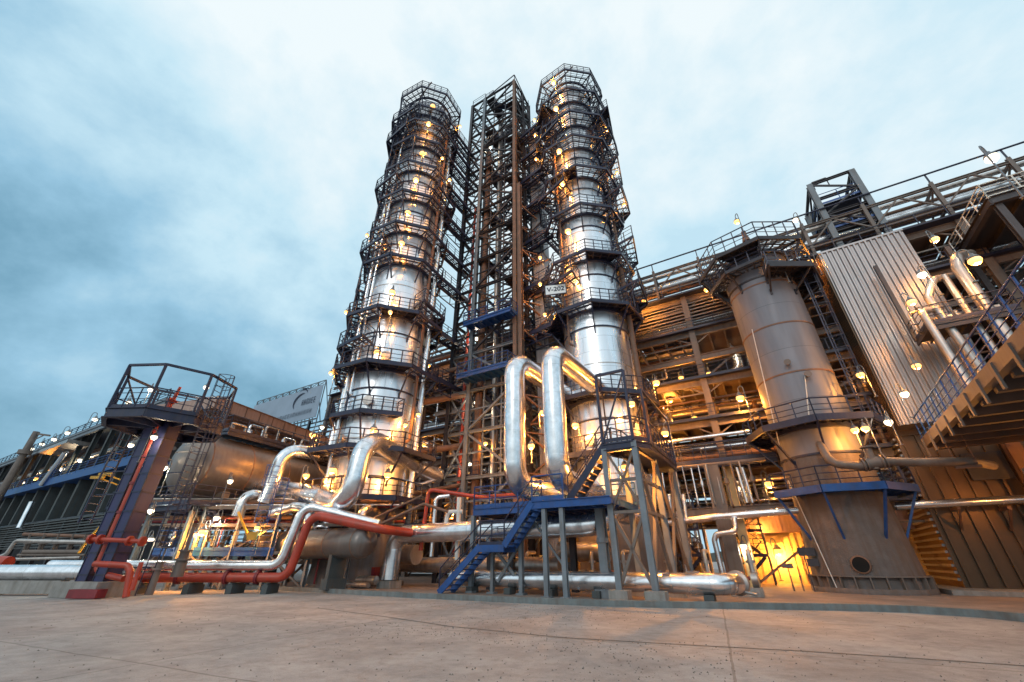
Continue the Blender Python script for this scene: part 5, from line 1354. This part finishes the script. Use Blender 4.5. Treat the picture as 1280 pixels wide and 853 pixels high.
# ================================================================== FAR LEFT LONG RACK
RK = thing('long_pipe_rack', 'long dark rack building with concrete piers running off to the far left', 'building', uv(-50,16.8,0))
ur0, ur1, vr = -190, -55, 16.8
for i in range(22):
    u = -178+i*5.5
    b = MB(); b.ubox(u,u+.7,vr,vr+5,5.9,10.4); part('pier', b, M['conc_dark'], RK)
b = MB(); b.ubox(ur0,ur1,vr-.5,vr+9,10.4,10.9); b.ubox(ur0,ur1,vr-.8,vr-.4,10.3,11.1); part('mid_floor', b, M['blue'], RK)
b = MB(); b.ubox(ur0,ur1,vr+6,vr+6.4,0,17); part('inner_wall', b, M['dark'], RK)
for i in range(24):
    u = -186+i*5.5
    b = MB(); b.ibeam(uv(u,vr+.2,10.9), uv(u,vr+.2,17.2), .5, .5, .06); part('column', b, M['conc_dark'], RK)
b = MB(); b.ubox(ur0,ur1,vr-.6,vr+9,17.2,17.5); b.ibeam(uv(ur0,vr-.5,16.9), uv(ur1,vr-.5,16.9), .3, .6); part('roof', b, M['grey'], RK)
b = MB(); rail(b, [uv(ur0,vr-.5,17.5), uv(ur1,vr-.5,17.5)], step=2.6, r=.05); part('roof_railing', b, M['navy'], RK)
b = MB(); rail(b, [uv(ur0,vr-.8,11.1), uv(ur1,vr-.8,11.1)], step=3, r=.04); part('railing', b, M['blue'], RK)
b = MB()
for k in range(11): b.ubox(ur0,ur1,vr-.3-.12*(k%2),vr,2.8+k*.28,2.93+k*.28)
part('louvre_bank', b, M['conc_dark'], RK)
for j, (v, z, r_) in enumerate([(vr+1,11.6,.3),(vr+2,12.4,.22),(vr+1.2,14.1,.35),(vr+2.4,15.4,.3),(vr+.6,5.6,.2)]):
    b = MB(); b.pipe([uv(ur0,v,z), uv(ur1,v,z)], r_, None, 10, seam=5); part('pipe_run', b, M[['alu_dull','steel','alu_dull','rust','steel'][j]], RK)
b = MB()
for i in range(24): b.ibeam(uv(-186+i*5.5,vr,0), uv(-186+i*5.5,vr,5.9), .4, .4, .05)
b.ubox(ur0,ur1,vr-.2,vr+.2,5.6,5.9); part('lower_post', b, M['dark'], RK)
# pitched duct on the rack roof and leaning chimney
b = MB(); a = PV(68,557,15.6); e = PV(100,560,15.6)
ch = thing('chimney', 'slim leaning-looking steel chimney with a top arm at the far left', 'chimney', PD(20,640,62))
b = MB(); c0 = PD(8,607,62); c1 = PD(46,540,62); c0.x = c1.x; c0.y = c1.y; c0.z = 0; b.tube(c0, c1, .55, 14, .4); b.tube(c1-V((0,0,3.5)), c1-V((0,0,2.9)), .8, 14); part('shaft', b, M['steel'], ch)
b = MB(); b.beam(c1-V((0,0,.3)), c1+V((2.4,0,-.6)), .25); b.beam(c1+V((0,0,-1.5)), c1+V((1.5,0,-.5)), .12); part('top_arm', b, M['steel'], ch)
# inclined conveyor-like pipes on rack
vp('rack_pipe', [PV(52,606,15.8), PV(82,566,15.8)], .3, 'pale slanting pipe standing on the far left rack', 'alu', 12, 3)
vp('rack_pipe', [PV(24,660,15.8), PV(40,628,15.8)], .3, 'pale slanting pipe under the blue floor of the far left rack', 'alu', 12, 3)
b = MB(); a = PV(70,556,15.5); b.ubox(-92,-80,15.2,18.5,a.z-.6,a.z-.1); single('roof_canopy', b, M['alu_dull'], 'pale flat canopy sticking out below the rack roof at the left', 'canopy')
b = MB(); 
for (x,y) in ((122,597),(132,593)):
    q = PD(x,y,26); b.box(q, .9, .12, .16, -.1)
    b.beam(q, q+V((.9,.6,-.35)), .08)
single('yellow_signal', b, M['yellow'], 'pair of small yellow arms sticking out left of the blue tower', 'arms')

# ================================================================== LOWER RIGHT BAY (yellow lit) + small stairs
YB = thing('sheet_wall', 'cream ribbed sheet wall glowing yellow behind the wide vessel', 'wall', uv(-2,37.6,0))
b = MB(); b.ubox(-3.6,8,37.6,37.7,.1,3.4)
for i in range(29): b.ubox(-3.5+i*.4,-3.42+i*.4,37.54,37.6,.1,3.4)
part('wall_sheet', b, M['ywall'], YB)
b = MB(); b.ubox(-3.2,8,36.0,36.2,3.2,4.9)
for i in range(44): b.ubox(-3.2+i*.25,-3.15+i*.25,35.96,36.0,3.2,4.9)
part('upper_panel', b, M['beige'], YB)
def small_stair_tower(u0, v0, label, m_):
    r = thing('small_stair_tower', label, 'stairs', uv(u0,v0,0), 'small stair towers under the process building')
    b = MB()
    for (u,v) in ((u0,v0),(u0+2,v0),(u0,v0+2),(u0+2,v0+2)): b.beam(uv(u,v,.1), uv(u,v,5.2), .1)
    part('post', b, m_, r)
    for k in range(3):
        z0, z1 = .2+k*1.5, .2+(k+1)*1.5; p = MB(); a, e = uv(u0+.2,v0+.3+.9*(k%2),z0), uv(u0+1.8,v0+.3+.9*(k%2),z1)
        if k % 2: a, e = uv(u0+1.8,v0+1.2,z0), uv(u0+.2,v0+1.2,z1)
        w = uv(0,.7,0)
        for o in (V((0,0,0)), w):
            p.beam(a+o, e+o, .05, .18); p.tube(a+o+V((0,0,.95)), e+o+V((0,0,.95)), .025, 5)
        for i in range(7): q = a.lerp(e,(i+.5)/7)+w*.5; p.box(q, .24, .66, .04, math.atan2(UY,UX))
        f = part('stair_flight', p, m_, r)
        p = MB(); rail(p, [uv(u0,v0,z1), uv(u0+2,v0,z1)], r=.025, step=.7); part('railing', p, m_, f)
    return r
small_stair_tower(-2.9, 34.4, 'dark blue stair tower in front of the yellow lit wall', M['navy'])
small_stair_tower(-6.4, 31.0, 'dark blue stair tower under the process building left of the concrete column', M['navy'])
# steep blue ladder stair
b = MB()
# big brown column near (930,735) with base
b = MB(); q = PV(925,738,30.8); uu = q.x*UX+q.y*UY
b.ubox(uu-.45,uu+.45,30.6,31.5,.1,7.2); single('concrete_pillar', b, M['steel'], 'broad brown pillar left of the yellow lit bay', 'pillar')
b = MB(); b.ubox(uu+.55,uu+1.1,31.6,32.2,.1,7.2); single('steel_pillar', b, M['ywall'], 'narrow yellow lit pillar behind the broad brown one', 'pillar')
# silver pipe at z 4.6 crossing, with dropper
vp('process_pipe', [PV(830,655,29.5), PV(898,646,29.5), PV(1000,638,29.5)], .2, 'silver pipe running level towards the wide vessel', 'alu', 18, 1.6)
vp('process_pipe', [PV(918,648,29.3), PV(920,664,29.3), PV(895,668,29.3), PV(893,676,29.3), PV(908,738,29.3)], .15, 'silver pipe with a double bend dropping to the ground', 'alu', 14, 1.3)
vp('process_pipe', [PV(900,672,29.6), PV(915,738,29.6)], .10, 'thin copper coloured pipe dropping next to the double bend', 'rust', 12, 1.3)
for i, px in enumerate((921,928)): vp('drop_pipe', [PV(px,585,30.4), PV(px+13,628,30.4)], .09, ['thin bright pipe dropping under the walkway, left of two','thin bright pipe dropping under the walkway, right of two'][i], 'alu', 10, 1)
for i, px in enumerate((836,845,854)): vp('drop_pipe', [PV(px,618,28.5), PV(px+4,648,28.5)], .11, ['left','middle','right'][i]+' one of three short upright pipes behind the braced stand', 'alu', 12, None)
vp('warm_pipe', [PV(848,640,29), PV(858,690,29), PV(862,738,29)], .3, 'thick upright pipe glowing yellow beside the small stair tower', 'alu', 16, 1.5)
# rows of droppers under deck between stand and pillar
b = MB()
DPp = thing('manifold', 'row of small upright pipes and valves hanging under the mid walkway', 'manifold', uv(-9,31,4.8))
for i in range(22):
    uu = -11+i*.5; r_ = rnd.choice([.05,.07,.1]); z1 = rnd.uniform(4.6,5.2); b = MB(); b.pipe([uv(uu,30.6+rnd.uniform(-.4,.4),7.2), uv(uu,30.6,z1), uv(uu+.1,31.6,z1-.4)], r_, .15, 8)
    if i % 3 == 0: b.tube(uv(uu,30.6,5.9), uv(uu,30.6,6.2), r_*2.4, 10)
    part('branch_pipe', b, M[rnd.choice(['alu','alu_dull','rust','steel'])], DPp)
b = MB(); b.pipe([uv(-12,30.7,7.2), uv(.5,30.7,7.2)], .12, None, 12, seam=2); b.ibeam(uv(-12,30.9,4.3), uv(1,30.9,4.3), .25, .5); part('header', b, M['steel'], DPp)
# pumps & clutter under column B / behind blue stairs
for i in range(9):
    uu = -17+i*1.9; v = 23.5+rnd.uniform(-.7,.7)
    r = thing('pump_set', f'small pump on a plinth in the shade, {ORD[i]} from the left', 'pump', uv(uu,v,.1), 'row of pumps under the pipes')
    b = MB(); b.box(uv(uu,v,.28), 1.3, .7, .34, math.atan2(UY,UX)); part('plinth', b, M['conc'], r)
    b = MB(); b.tube(uv(uu-.5,v,.8), uv(uu+.05,v,.8), .26, 16); b.tube(uv(uu+.05,v,.8), uv(uu+.25,v,.8), .08, 10); part('motor', b, M[['blue','grey','maroon'][i%3]], r)
    b = MB(); b.tube(uv(uu+.3,v,.75), uv(uu+.55,v,.75), .32, 16); b.pipe([uv(uu+.42,v,.9), uv(uu+.42,v,1.9), uv(uu+.42,v+1,1.9)], .1, .2, 10); b.tube(uv(uu+.42,v,1.4), uv(uu+.42,v,1.5), .2, 12); part('pump_casing', b, M['alu_dull'], r)
b = MB(); b.box(uv(ul-1.6,19.6,.65), .7, .5, 1.0, math.atan2(UY,UX)); single('red_cabinet', b, M['maroon'], 'dark red cabinet left of the concrete block near the kerb', 'cabinet')
b = MB(); q = uv(ul-3.6,19.8,0); b.box(q+V((0,0,.33)), 1.3, .9, .5, math.atan2(UY,UX)); single('plinth_block', b, M['conc'], 'low grey plinth under the T shaped pipe support', 'plinth')
b = MB(); b.ibeam(q+V((0,0,.58)), q+V((0,0,3.1)), .26, .26); b.beam(q+V((0,0,2.9))-uv(1.2,0,0), q+V((0,0,2.9))+uv(1.2,0,0), .18, .22); b.beam(q+V((0,0,2.0)), q+V((0,0,2.8))+uv(1.0,0,0), .1); b.beam(q+V((0,0,2.0)), q+V((0,0,2.8))-uv(1.0,0,0), .1)
single('pipe_stand', b, M['steel'], 'T shaped brown steel pipe support between the red pipe and the elbow', 'stand')
# cable tray ladder pieces under red pipe
b = MB(); a = PV(398,655,19.2); e = PV(470,675,19.2); a.z = e.z = 3.2
for s_ in (0,.5): b.beam(a+V((0,s_,0)), e+V((0,s_,0)), .06, .12)
for i in range(12): p = a.lerp(e,i/11); b.beam(p, p+V((0,.5,0)), .05)
single('cable_tray', b, M['dark'], 'dark ladder type cable tray under the red pipe', 'tray')
# control box on C skirt
q = PC(1008,690,c if False else (18.35,23.95),2.6); b = MB(); b.box(q, .75, .35, .38, -.6); b.box(q+V((.1,-.1,-.5)), .5, .2, .35, -.6); b.beam(q-V((.2,0,0)), V((q.x-.2,q.y,.1)), .06)
single('control_box', b, M['dark'], 'small dark control box mounted at the left side of the vessel skirt', 'box')
b = MB(); q = PV(990,728,28.5); q.z=.1; b.beam(q, q+V((0,0,1.1)), .08); b.box(q+V((0,0,1.15)), .5, .3, .22, -.4); b.beam(q+V((.5,0,0)), q+V((.5,0,.7)), .07)
single('small_post_box', b, M['steel'], 'little box on a post in front of the yellow lit bay', 'box')

# white round tanks glimpsed at right gap
b = MB(); q = PD(1146,715,60); 
for dx in (0, 3): b.lathe(V((q.x+dx, q.y, 0)), [(1.3,0),(1.3,2.2),(.9,2.9),(0,3.2)], 20)
single('white_tanks', b, M['white'], 'two small white tanks seen in the gap behind the wide vessel', 'tanks')

# ================================================================== LAMPS
def on_col(px, py, cc, ro, Z, lab, key='na', power=110, s=1.0, rz=None):
    p = PC(px, py, cc, ro); below = [z for z in Z if z < p.z-.5]; L = p.z-(max(below) if below else 0)
    L = min(L, 3.2); 
    ang = math.atan2(cc[1]-p.y, cc[0]-p.x) if rz is None else rz
    return lamp(p, lab, key, L, power, ang, s=s)
A_l = [(541,133),(536,155),(528,192),(520,225),(510,266),(502,304),(490,365),(472,440),(467,537),(485,593),(416,587)]
for i, (x,y) in enumerate(A_l[::-1]):
    on_col(x,y,CA,2.68+.75 if i > 2 else 2.68+1.0, ZA, f'orange lamp on the front of the left column, {ORD[i]} from the bottom', power=190)
A_s = [(575,158),(553,198),(562,225),(459,294),(433,390),(414,466),(507,531),(523,518),(488,390)]
for i, (x,y) in enumerate(A_s):
    on_col(x,y,CA,3.9,ZA,['orange lamp at the top right of the left column','second highest orange lamp right of the left column','orange lamp by a link bridge right of the left column','small lamp at the left rim of the left column, halfway up','small lamp at the left rim of the left column above the wide walkway','pale lamp standing at the left rim of the wide walkway','small orange lamp right of the blue walkway of the left column','orange lamp between the left column and the tower, low down','small orange lamp under a walkway of the left column'][i], power=70, s=.8)
B_l = [(692,103),(695,136),(699,189),(703,229),(710,289),(712,339),(719,531),(789,504)]
for i, (x,y) in enumerate(B_l[::-1]):
    on_col(x,y,CB,2.5+.75 if i > 1 else 3.6, ZB, f'orange lamp on the front of the right column, {ORD[i]} from the bottom', power=190)
B_s = [(668,150),(669,169),(670,199),(675,322),(675,355),(681,393),(758,163),(771,216),(780,256)]
for i, (x,y) in enumerate(B_s):
    on_col(x,y,CB,3.8,ZB,['highest lamp at the left rim of the right column','second lamp down at the left rim of the right column','bright orange lamp at the left rim of the right column below the top group','lamp at the left rim of the right column above the number plate','lamp directly left of the number plate','orange lamp below the number plate','highest lamp at the right rim of the right column','middle lamp at the right rim of the right column','lowest lamp at the right rim of the right column'][i], power=70, s=.8)
# tower lamps
for i, (x,y,k) in enumerate([(613,185,'w'),(609,241,'w'),(610,260,'w'),(609,280,'na'),(602,361,'w'),(603,376,'w'),(596,423,'w'),(595,503,'w'),(607,554,'na'),(587,580,'w')]):
    p = PV(x,y,26.4); lamp(p, f'{"white" if k=="w" else "orange"} lamp inside the lattice tower, {ORD[9-i]} from the bottom', k, 1.0, 90, s=.85)
p = PV(536,457,30); lamp(p, 'orange lamp between the left column and the tower near the building roof line', 'na', 2, 160)
# process building lamps
for i, (x,y,v,k,pw,lab) in enumerate([
 (806,376,31.5,'na',220,'bright orange lamp at the roof line right of the right column'),
 (820,478,31.0,'na',260,'bright orange lamp on the upper floor right of the right column'),
 (831,541,30.0,'na',260,'bright orange lamp on a post above the mid walkway'),
 (925,497,31.5,'na',320,'bright orange lamp left of the wide vessel, inside the building'),
 (851,472,34,'na',120,'small orange lamp deep between the upper beams'),
 (886,467,34,'na',120,'small orange lamp deep between the upper beams beside the wide vessel'),
 (915,436,34,'w',90,'small white lamp just under the beams beside the wide vessel'),
 (961,604,32.5,'na',140,'orange lamp right of the walkway beside the wide vessel'),
 (921,610,32.5,'w',60,'small white lamp left of the orange one under the walkway'),
 (972,688,36.9,'na',330,'orange lamp glowing in front of the yellow wall'),
 (949,658,35.2,'na',120,'orange lamp on the small stair tower by the yellow wall'),
 (929,682,31.3,'w',60,'white lamp on the narrow yellow pillar'),
 (664,557,22.6,'na',160,'orange lamp between the two silver loops, the lower one'),
 (679,515,22.0,'na',220,'bright orange lamp between the two silver loops, the upper one'),
 (697,594,21.5,'na',200,'bright orange lamp under the nearer silver loop above the blue stairs'),
 (781,583,19.3,'na',320,'brightest orange lamp hanging under the octagonal landing'),
 ]):
    lamp(PV(x,y,v), lab, k, 1.8 if v > 25 else 1.0, pw*1.35)
for i, (x,y,v,lab) in enumerate([(845,562,37,'orange lamp deep inside the building behind the mid walkway'),(890,600,36,'orange lamp under the mid walkway, near the bundle of drop pipes'),(868,522,37,'orange lamp deep on the third building floor'),(838,500,36,'orange lamp deep behind the upper beams right of the column'),(845,640,35,'orange lamp behind the braced stand near the ground floor pipes'),(560,640,34,'orange lamp deep under the tower, left of the blue platform'),(738,690,30,'orange lamp in the shade below the blue platform'),(530,556,34,'orange lamp left of the tower on a low building floor')]):
    lamp(PV(x,y,v), lab, 'na', 1.2, 300, s=.8)
# lamps among C, duct, furnace
for i, (x,y,v,k,pw,lab) in enumerate([
 (1075,468,28.6,'na',200,'orange lamp right of the wide vessel above its upper walkway'),
 (1145,457,26.0,'na',220,'orange lamp in front of the ribbed duct, low'),
 (1139,377,26.8,'na',180,'orange lamp in front of the ribbed duct, beside the white hook pipe'),
 (1152,343,26.8,'w',90,'pale lamp on top of the bent silver pipe beside the ribbed duct'),
 (1168,299,27.5,'na',220,'orange lamp right above the ribbed duct edge'),
 (1218,325,25.5,'na',300,'large orange lamp over the silver risers at the upper right'),
 (1130,492,27.0,'w',60,'small white lamp on a post by the deck railing'),
 (1068,537,27.2,'na',200,'left one of two close orange lamps behind the wide vessel'),
 (1081,535,27.2,'na',200,'right one of two close orange lamps behind the wide vessel'),
 (1110,527,27.5,'w',70,'small white lamp right of the two close orange lamps'),
 (975,330,27.5,'na',90,'orange lamp under the top platform of the wide vessel'),
 (1012,327,30.5,'na',160,'orange lamp between the wide vessel top and the ribbed duct'),
 (921,277,28.5,'na',60,'pinkish lamp on top of the wide vessel'),
 (994,275,33.0,'w',40,'small pale lamp on a mast behind the wide vessel top'),
 (883,362,32,'na',60,'tiny orange lamp at the left side of the vessel head'),
 ]):
    lamp(PV(x,y,v), lab, k, 1.5, pw*.6)
lamp(PV(1239,197,24.0), 'big white street-type lamp on a bent pole at the upper right', 'w', 3.0, 200, rz=math.radians(200), s=1.0)
# two lamps added out of view to wash the furnace wall below the elevated deck
lamp(uv(13.2,28.6,5.6), 'added orange lamp out of view under the elevated deck, washing the furnace wall', 'na', .1, 110)
lamp(uv(10.2,27.6,4.6), 'added orange lamp out of view on the furnace side of the wide vessel', 'na', 2.0, 80)
# left area lamps
for i, (x,y,d,k,pw,lab) in enumerate([
 (391,543,29,'na',200,'orange lamp over the arching silver pipe at the drum end'),
 (403,534,33,'w',60,'small pale lamp above the orange one at the drum end'),
 (383,594,27.5,'na',220,'orange lamp between the drum and the left column'),
 (440,537,26.8,'na',0,'orange lamp hidden by the glow of the thickest pipe'),
 (288,601,24.5,'w',80,'white lamp on a bracket below the drum'),
 (254,664,26.3,'na',260,'bright orange lamp in the low pipe rack'),
 (271,647,26.6,'w',70,'pale lamp above the bright orange one in the low pipe rack'),
 (246,668,26.6,'na',60,'small orange lamp left of the bright one in the low pipe rack'),
 (322,659,26.4,'na',90,'orange lamp over the yellow plate in the low pipe rack'),
 (189,638,24.5,'w',110,'white lamp between the blue tower and its ladder'),
 (162,682,25.0,'w',60,'small white lamp low behind the blue tower'),
 (189,674,27,'w',50,'small white lamp low behind the tower ladder'),
 (206,584,23.8,'w',110,'white lamp in front of the drum end'),
 (193,546,21.3,'w',70,'white lamp under the lookout platform of the blue tower'),
 (164,556,26,'w',60,'white lamp left of the blue tower under its platform'),
 (258,484,24.5,'w',40,'white lamp standing above the lookout platform at its right'),
 (161,503,28,'w',40,'white lamp at the left rim of the lookout platform'),
 (189,487,25,'w',30,'faint lamp seen through the lookout railing'),
 (250,597,26,'w',0,'')]):
    if not lab or 'hidden' in lab: continue
    lamp(PD(x,y,d), lab, k, 1.4, pw, s=.8)
for i, (x,y) in enumerate([(40,561),(53,555),(68,549),(85,541),(119,524),(138,515)]):
    p = PV(x,y,16.4); lamp(p, f'white lamp on the roof edge of the far left rack, {ORD[i]} from the left', 'w', 1.4, 0, s=1.5, group='white lamps along the rack roof')
for i, (x,y,k) in enumerate([(78,586,'w'),(101,575,'w'),(28,603,'w'),(45,598,'na'),(12,583,'na'),(38,611,'w')]):
    p = PV(x,y,17.6 if i < 4 else 30); lamp(p, ['white lamp under the rack roof at the far left','dim white lamp under the rack roof nearest the blue tower','white lamp just above the blue rack floor','orange lamp on the blue rack floor','orange lamp at the left frame edge','small white lamp on the blue rack floor beside the pale pipe'][i], k, 1.5, 160, s=1.5)

# ================================================================== WORLD, SUN, CAMERA
w = bpy.data.worlds.new('World'); scene.world = w; w.use_nodes = True; nt = w.node_tree; L = nt.links
for n in list(nt.nodes): nt.nodes.remove(n)
out = N(nt, 'ShaderNodeOutputWorld'); bg = N(nt, 'ShaderNodeBackground')
sky = N(nt, 'ShaderNodeTexSky', sky_type='NISHITA'); sky.sun_disc = False; sky.sun_elevation = math.radians(32); sky.sun_rotation = math.radians(205); sky.air_density = 1.3; sky.dust_density = 3
tc = N(nt, 'ShaderNodeTexCoord'); sp = N(nt, 'ShaderNodeSeparateXYZ'); L.new(tc.outputs['Generated'], sp.inputs[0])
mp = N(nt, 'ShaderNodeMapping'); mp.inputs['Scale'].default_value = (1.15,1.15,1.5); mp.inputs['Rotation'].default_value = (0,.25,.5); mp.inputs['Location'].default_value = (8.7,4.1,2.9); L.new(tc.outputs['Generated'], mp.inputs['Vector'])
n1 = N(nt, 'ShaderNodeTexNoise'); n1.inputs['Scale'].default_value = 2.6; n1.inputs['Detail'].default_value = 10; n1.inputs['Roughness'].default_value = .58; n1.inputs['Distortion'].default_value = .1; L.new(mp.outputs[0], n1.inputs['Vector'])
# broad brightness: brighter ahead and up, darker teal to the left and low
nrm = N(nt, 'ShaderNodeVectorMath', operation='NORMALIZE'); L.new(tc.outputs['Generated'], nrm.inputs[0])
bd_ = ray(800,170).normalized()
dt = N(nt, 'ShaderNodeVectorMath', operation='DOT_PRODUCT'); L.new(nrm.outputs[0], dt.inputs[0]); dt.inputs[1].default_value = bd_
m1_ = N(nt, 'ShaderNodeMapRange'); m1_.inputs[1].default_value = .35; m1_.inputs[2].default_value = 1.0; m1_.inputs[3].default_value = 0; m1_.inputs[4].default_value = 1; m1_.interpolation_type = 'SMOOTHSTEP'; L.new(dt.outputs['Value'], m1_.inputs[0])
bl_ = ray(-200,640).normalized()
dt2 = N(nt, 'ShaderNodeVectorMath', operation='DOT_PRODUCT'); L.new(nrm.outputs[0], dt2.inputs[0]); dt2.inputs[1].default_value = bl_
m2_ = N(nt, 'ShaderNodeMapRange'); m2_.inputs[1].default_value = .66; m2_.inputs[2].default_value = 1.0; m2_.inputs[3].default_value = 0; m2_.inputs[4].default_value = .17; m2_.interpolation_type = 'SMOOTHSTEP'; L.new(dt2.outputs['Value'], m2_.inputs[0])
# fac = noise*.9 + bright*.45 - dark
a1 = N(nt, 'ShaderNodeMath', operation='MULTIPLY_ADD'); L.new(m1_.outputs[0], a1.inputs[0]); a1.inputs[1].default_value = .37
nm_ = N(nt, 'ShaderNodeMapRange'); nm_.inputs[1].default_value = .33; nm_.inputs[2].default_value = .68; nm_.inputs[3].default_value = .30; nm_.inputs[4].default_value = .70; L.new(n1.outputs['Fac'], nm_.inputs[0]); L.new(nm_.outputs[0], a1.inputs[2])
a2 = N(nt, 'ShaderNodeMath', operation='SUBTRACT'); L.new(a1.outputs[0], a2.inputs[0]); L.new(m2_.outputs[0], a2.inputs[1])
rp = N(nt, 'ShaderNodeValToRGB'); cr = rp.color_ramp
cr.elements[0].position = 0.0; cr.elements[0].color = (.09,.21,.30,1)
cr.elements[1].position = 1.0; cr.elements[1].color = (1.0,1.1,1.13,1)
for pos, cc in ((.2,(.17,.38,.53,1)),(.45,(.36,.64,.84,1)),(.7,(.66,.92,1.05,1))):
    e = cr.elements.new(pos); e.color = cc
dt3 = N(nt, 'ShaderNodeVectorMath', operation='DOT_PRODUCT'); L.new(nrm.outputs[0], dt3.inputs[0]); dt3.inputs[1].default_value = V((-.25,-.6,.7)).normalized()
m3_ = N(nt, 'ShaderNodeMapRange'); m3_.inputs[1].default_value = .25; m3_.inputs[2].default_value = .9; m3_.inputs[3].default_value = 0; m3_.inputs[4].default_value = .42; L.new(dt3.outputs['Value'], m3_.inputs[0])
a3 = N(nt, 'ShaderNodeMath', operation='ADD'); L.new(a2.outputs[0], a3.inputs[0]); L.new(m3_.outputs[0], a3.inputs[1])
L.new(a3.outputs[0], rp.inputs['Fac'])
sm = N(nt, 'ShaderNodeMix', data_type='RGBA', blend_type='ADD'); sm.inputs[0].default_value = .012; L.new(rp.outputs['Color'], sm.inputs[6]); L.new(sky.outputs['Color'], sm.inputs[7])
L.new(sm.outputs[2], bg.inputs['Color']); bg.inputs['Strength'].default_value = .86
L.new(bg.outputs[0], out.inputs[0])

sl = bpy.data.lights.new('sun', 'SUN'); sl.energy = .5; sl.angle = math.radians(14); sl.color = (1,.96,.9)
so = bpy.data.objects.new('sun', sl); link(so); so.rotation_euler = (math.radians(58), 0, math.radians(-25))
cam = bpy.data.cameras.new('camera'); cam.sensor_width = 36; cam.lens = 36*FPX/1280; cam.clip_end = 3000; cam.clip_start = .05
co = bpy.data.objects.new('camera', cam); link(co); co.location = (0,0,EYE); co.rotation_euler = (math.radians(90)+TILT, 0, 0)
scene.camera = co
scene.render.engine = 'CYCLES'
scene.view_settings.view_transform = 'Standard'; scene.view_settings.look = 'None'; scene.view_settings.exposure = 0
scene.cycles.max_bounces = 6
